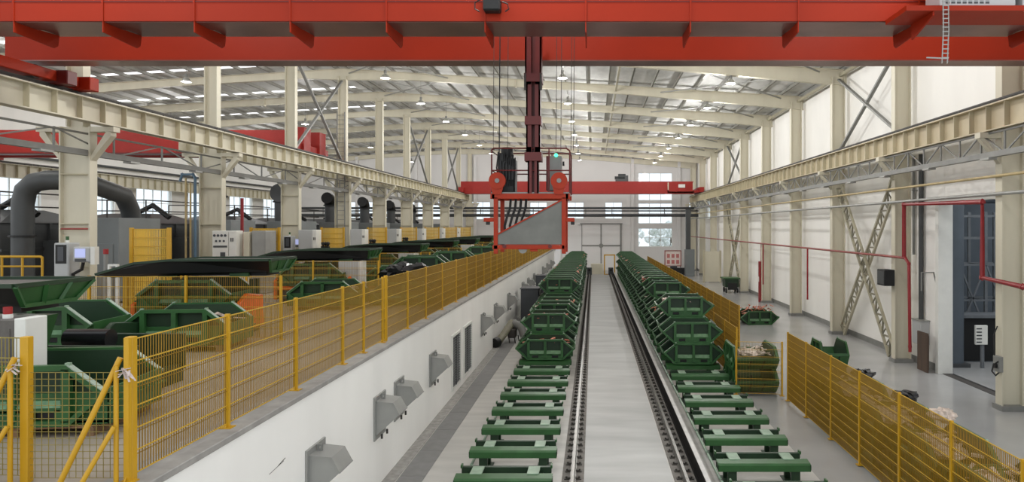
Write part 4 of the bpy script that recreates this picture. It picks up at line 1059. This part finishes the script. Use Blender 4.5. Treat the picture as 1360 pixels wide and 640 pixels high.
# ---------------------------------------------------------------- blast machines behind the columns
def machine(c):
    dy = 8*c; nth = ORD[c]
    o = thing('blast_machine', 'large dark grey blasting machine with pyramid roof behind the columns, %s from the front' % nth, 'machine', (-22, 26.5+dy, P), 'blasting machines')
    ya, yb = 24.3+dy, 28.9+dy
    zt = 6.05
    MB().box(-25.5,-20.6,ya,yb,P+.1,zt).build('body', 'mach', o, bev=.02)
    m = MB(); m.add([(-25.6,ya-.1,zt),(-20.5,ya-.1,zt),(-20.5,yb+.1,zt),(-25.6,yb+.1,zt),(-23.6,ya+1.6,zt+.5),(-21.4,ya+1.6,zt+.5),(-21.4,yb-1.6,zt+.5),(-23.6,yb-1.6,zt+.5)],
        [(0,1,5,4),(1,2,6,5),(2,3,7,6),(3,0,4,7),(4,5,6,7),(3,2,1,0)]); m.build('roof', 'mach', o)
    m = MB()
    for y in (ya+.9, ya+2.2, ya+3.5): m.box(-20.6,-20.52,y-.05,y+.05,P+.1,zt)
    for z in (3.9, 5.1): m.box(-20.6,-20.54,ya,yb,z-.04,z+.04)
    m.build('rib', 'mach', o)
    e = MB().box(-19.55,-17.55,25.9+dy,28.4+dy,P+.05,6.25).build('enclosure', 'mach2', o, bev=.02)
    MB().box(-18.75,-17.75,25.86+dy,25.9+dy,P+.1,5.3).build('door', 'mach2', e, bev=.01); MB().box(-18.68,-18.62,25.84+dy,25.87+dy,4.2,4.4).build('handle', 'black', e)
    MB().box(-20.6,-19.5,26.2+dy,28+dy,P+.1,5.4).build('throat', 'mach', o)
    r = .33
    if c == 0: MB().tube([(-19.35,23.75+dy,P),(-19.35,23.75+dy,6.7),(-19.25,23.75+dy,7.15),(-18.95,23.75+dy,7.42),(-18.5,23.75+dy,7.5),(-17.9,23.85+dy,7.5),(-17.75,24.6+dy,7.45),(-17.85,26.6+dy,7.1),(-18.0,27.2+dy,6.6),(-18.0,27.3+dy,6.2)], r, 18).build('exhaust_duct', 'mach', o, smooth=True)
    for z in (3.75, 5.6) if c == 0 else (): MB().cyl((-19.35,23.75+dy,z-.03),(-19.35,23.75+dy,z+.03),r+.07,20).build('flange', 'black', o)
    m = MB()
    for x in (-20.7,-22.5,-24.5): m.tube([(x,ya+.1,zt),(x,ya+.1,zt+1.1)], .03, 6)
    for z in (zt+.6, zt+1.1): m.tube([(-24.5,ya+.1,z),(-20.7,ya+.1,z),(-20.7,yb-.1,z)], .03, 6)
    m.build('guard_rail', 'darksteel', o)
    m = MB(); m.tube([(-22.4,ya+2,zt+.5),(-21.2,ya+1.4,zt+.9),(-20.4,ya+1.4,zt+.3)], .12, 10); m.build('hose', 'black', o, smooth=True)
    if c >= 1:
        rr = .56 if c == 2 else .40; sy = 28.9+.35+dy; sx = -20.0
        q = thing('extraction_stack', 'dark vertical extraction stack with an elbow behind the columns, %s from the front' % ORD[c-1], 'stack', (sx, sy, P), 'extraction stacks')
        MB().cyl((sx,sy,P),(sx,sy,7.55),rr,18).build('pipe', 'mach', q, smooth=True)
        MB().tube([(sx,sy,7.55),(sx,sy-.05,7.8),(sx,sy-.35,8.05),(sx,sy-.7,8.08)], rr+.03, 18).build('elbow', 'mach' if c == 2 else 'black', q, smooth=True)
        MB().cyl((sx,sy,7.48),(sx,sy,7.58),rr+.1,18).build('flange', 'black', q)
for c in range(8): machine(c)
# tall mesh gates in the column bays
for c in range(8):
    y = 22.9+8*c; z1 = 5.84
    o = thing('mesh_gate', 'tall yellow mesh gate panel right of a left hall column, %s from the front' % ORD[c], 'gate', (-14.5, y, P), 'tall mesh gates')
    for x in (-15.1,-13.87): MB().box(x-.05,x+.05,y-.05,y+.05,P,z1+.05).build('post', 'yellow', o)
    m = MB(); m2 = MB(); fence_panel(m, (-15.05,y), (-13.92,y), P+.2, z1, .045 if c < 4 else .06, .014 if c < 4 else .02, 9, .022, m2=m2); fence_panel(m, (-15.02,y+.05), (-13.95,y+.05), P+.2, z1, .045 if c < 4 else .06, .016, 9, .02, m2=m2); pm = m.build('mesh_panel', 'gateyellow', o); m2.build('fold_wire', 'yellow', pm)
    MB().box(-15.35,-15.2,y-.06,y+.06,P,4.55).build('stub_post', 'yellow', o)
# operator stations at the columns
def station(c):
    y = 21.6+8*c; x = -16.35
    nth = ORD[c]
    o = thing('operator_station', 'pale operator cabinet with slotted door by the column, %s from the front' % nth, 'cabinet', (x, y, P), 'operator cabinets')
    MB().box(x-.3,x+.16,y,y+.5,4.3,5.42).build('case', 'mach3', o, bev=.03); MB().box(x-.24,x+.1,y-.015,y,4.78,5.36).build('window', 'black', o, bev=.01)
    MB().box(x-.16,x+.02,y-.025,y-.015,4.86,5.3).build('slot_panel', 'slate', o)
    MB().box(x-.4,x+.2,y-.15,y+.5,4.18,4.3).build('keyboard_shelf', 'whitep', o, bev=.02); MB().box(x-.2,x+.12,y+.1,y+.45,P,4.2).build('pedestal', 'mach3', o)
    MB().cyl((x-.06,y+.25,5.42),(x-.06,y+.25,5.5),.05,12).build('lamp_base', 'whitep', o); MB().cyl((x-.06,y+.25,5.5),(x-.06,y+.25,5.62),.045,12).build('signal_lamp', 'greenled' if False else 'green', o)
    q = thing('screen_pendant', 'pale control screen on a swivel arm right of the operator cabinet, %s from the front' % nth, 'control screen', (x+.5, y, P), 'control screens')
    MB().box(x+.28,x+.82,y,y+.18,4.82,5.3).build('case', 'mach3', q, bev=.04); MB().box(x+.36,x+.68,y-.012,y,4.97,5.24).build('screen', 'screen', q)
    MB().box(x+.36,x+.7,y-.016,y-.004,4.84,4.93).build('keypad', 'mach', q); MB().box(x+.82,x+.95,y+.02,y+.22,4.75,5.3).build('side_box', 'whitep', q)
    MB().tube([(x+.55,y+.1,4.84),(x+.5,y+.1,4.6),(x+.2,y+.15,4.45),(x+.2,y+.2,P)], .05, 10).build('arm', 'black', q, smooth=True)
station(0); station(2)
def gauge_cab(c):
    y = 29.3+8*(c-1) ; x = -15.9
    o = thing('gauge_cabinet', 'white instrument cabinet with rows of gauges in front of the column, %s of these' % ORD[c-1], 'cabinet', (x, y, P), 'instrument cabinets')
    MB().box(x-.05,x+.62,y,y+.6,P,5.75).build('case', 'whitep', o, bev=.02); MB().box(x+.64,x+.95,y,y+.6,P,5.75).build('side_case', 'whitep', o, bev=.02)
    m = MB()
    for i in range(4):
        m.cyl((x+.05+i*.15,y-.02,5.55),(x+.05+i*.15,y,5.55),.055,14)
    for i in range(3): m.cyl((x+.12+i*.16,y-.02,5.32),(x+.12+i*.16,y,5.32),.045,12)
    m.build('gauge', 'slate', o); m = MB()
    m.box(x+.0,x+.58,y-.015,y,5.05,5.13); m.box(x+.3,x+.5,y-.02,y,4.6,4.85); m.box(x+.03,x+.2,y-.02,y,4.4,4.6); m.box(x+.72,x+.76,y-.02,y,5.3,5.45).box(x+.8,x+.84,y-.02,y,5.3,5.45)
    m.build('switch', 'mach', o)
    q = thing('drum_cabinet', 'pale silver grey cabinet to the right of an instrument cabinet, %s of these' % ORD[c-1], 'cabinet', (x+1.6, y+.6, P), 'silver grey cabinets')
    MB().box(x+1.1,x+1.35,y+.3,y+.8,P,5.7).build('panel', 'cream', q, bev=.01); MB().box(x+1.4,x+2.0,y+.4,y+1.4,P,5.75 ).build('case', 'galv', q, bev=.03); MB().box(x+1.45,x+1.95,y+.385,y+.4,P+.2,5.6).build('door', 'galv', q)
gauge_cab(1)
for c in range(2, 8):
    y = 29.5+8*(c-1); x = -15.05
    o = thing('electric_cabinet', 'pale grey electrical cabinet right of a column and mesh gate, %s along the platform' % ORD[c-2], 'cabinet', (x, y, P), 'electrical cabinets')
    MB().box(x-.75,x,y,y+.7,P+.08,5.75).build('case', 'mach3', o, bev=.02); MB().box(x+.0,x+.22,y,y+.7,P+.08,5.75).build('end_case', 'whitep', o, bev=.02); MB().box(x-.7,x-.05,y-.012,y,P+.2,5.65).build('door', 'mach3', o)
    MB().box(x-.75,x+.2,y+.05,y+.65,P,P+.08).build('plinth', 'black', o); m = MB(); m.box(x+.06,x+.1,y-.02,y,5.2,5.35).box(x+.13,x+.17,y-.02,y,5.2,5.35); m.build('switch', 'mach', o)
    if c < 5:
        q = thing('valve_assembly', 'dark cluster of valves and pipes beside the electrical cabinet, %s along the platform' % ORD[c-2], 'valves', (x+.8, y, P), 'valve clusters')
        MB().box(x+.5,x+.95,y,y+.4,P,4.7).build('base', 'mach3', q, bev=.02); m = MB()
        for j in range(6): m.lump((x+.55+.13*(j%3),y+.1,4.8+.2*(j//3)), .12, seed=j, amp=.5)
        m.build('valve', 'black', q)
# supply pipes by the second column
for i, (x, mt, nm, zt) in enumerate(((-17.4,'brass','thin ochre',8.0),(-17.2,'brass','second thin ochre',7.8),(-17.0,'blue','blue',8.15))):
    pp = [(x,29.9,P),(x,29.9,zt)] if i < 2 else [(x,29.9,P),(x,29.9,zt-.15),(x-.1,29.9,zt),(x-.55,29.9,zt),(x-.65,29.9,zt-.3)]
    pipe('supply_pipe', pp, .04 if i < 2 else .06, mt, '%s supply pipe rising beside the second column from the front' % nm)
pipe('supply_pipe', [(-15.75,31.4,P),(-15.75,31.4,7.2)], .07, 'firered', 'red supply pipe just right of the second column from the front')
o = thing('warning_post', 'white framed post with a red beacon in front of the grey enclosure door', 'post', (-14.5, 21.0, P))
MB().ring([(-14.5,P),(-14.2,P),(-14.2,4.8),(-14.5,4.8)],[(-14.44,P+.1),(-14.26,P+.1),(-14.26,4.74),(-14.44,4.74)],'y',20.9,20.98).build('frame','whitep',o)
MB().cyl((-14.62,21.0,P),(-14.62,21.0,5.1),.06,10).build('post','greysteel',o); MB().cyl((-14.62,21.0,5.1),(-14.62,21.0,5.25),.07,12).build('beacon','redled',o)
o = thing('guard_railing', 'yellow tubular guard railing on the platform left of the first column', 'railing', (-18.5, 22.2, P))
for x in (-20.0,-19.3,-18.75,-18.1,-17.47): MB().tube([(x,22.2,P),(x,22.2,4.97)], .035, 8).build('post', 'yellow', o)
MB().tube([(-20.0,22.2,4.97),(-17.52,22.2,4.97),(-17.47,22.2,4.93)], .04, 8).build('top_rail', 'yellow', o); MB().tube([(-20.0,22.2,4.66),(-17.47,22.2,4.66)], .032, 8).build('mid_rail', 'yellow', o)
# small wall mounted details on near column
tag(MB().box(-16.2,-16.08,22.45,22.6,4.75,4.95).box(-16.19,-16.1,22.43,22.45,4.78,4.92).build('socket_box', 'mach3', at=(-16.14,22.5,4.75), bev=.01), 'small grey socket box on the edge of the nearest left column', 'socket box')
tag(MB().cyl((-17.1,22.5,5.85),(-16.25,22.5,5.85),.03,8).build('column_bar', 'rust', at=(-16.7,22.5,5.85)), 'rusty bar across the web of the nearest left column', 'bar')
o = thing('fixed_ladder', 'grey fixed ladder climbing the fourth left column', 'ladder', (XC, 46.3, P))
m = MB()
for x in (-16.95,-16.45): MB().box(x-.03,x+.03,46.3,46.36,P,13.5).build('stile', 'greysteel', o)
for i in range(34): m.box(-16.95,-16.45,46.32,46.35,P+.3+i*.3,P+.33+i*.3)
m.build('rung', 'greysteel', o)
# long pipes and conduits against the far left wall
for i, (z, r_, mt) in enumerate(((5.1,.12,'mach'),(6.5,.15,'mach2'),(10.9,.1,'mach'))):
    pipe('wall_pipe', [(-40.3,45,z),(-40.3,93,z)], r_, mt, '%s pipe along the far wall of the machine hall' % ('lowest dark','middle grey','topmost dark')[i])
o = thing('valve_cluster', 'small dark cluster of valves and cables on the nearest right wall column', 'valves', (13.05, 22.5, 1.2))
MB().box(12.98,13.12,22.4,22.75,1.25,1.75).build('box', 'greysteel', o, bev=.01)
MB().tube([(12.98,22.45,1.6),(12.8,22.4,1.5),(12.75,22.4,1.3),(12.9,22.45,1.15),(13.05,22.5,1.25)], .025, 8).build('cable', 'black', o, smooth=True)
MB().tube([(13.0,22.7,1.75),(12.98,22.7,2.4),(13.1,22.7,2.7)], .02, 8).build('cable', 'black', o, smooth=True)
MB().cyl((12.9,22.55,1.45),(13.0,22.55,1.45),.08,14).build('valve', 'black', o, smooth=True)
proto_hide()
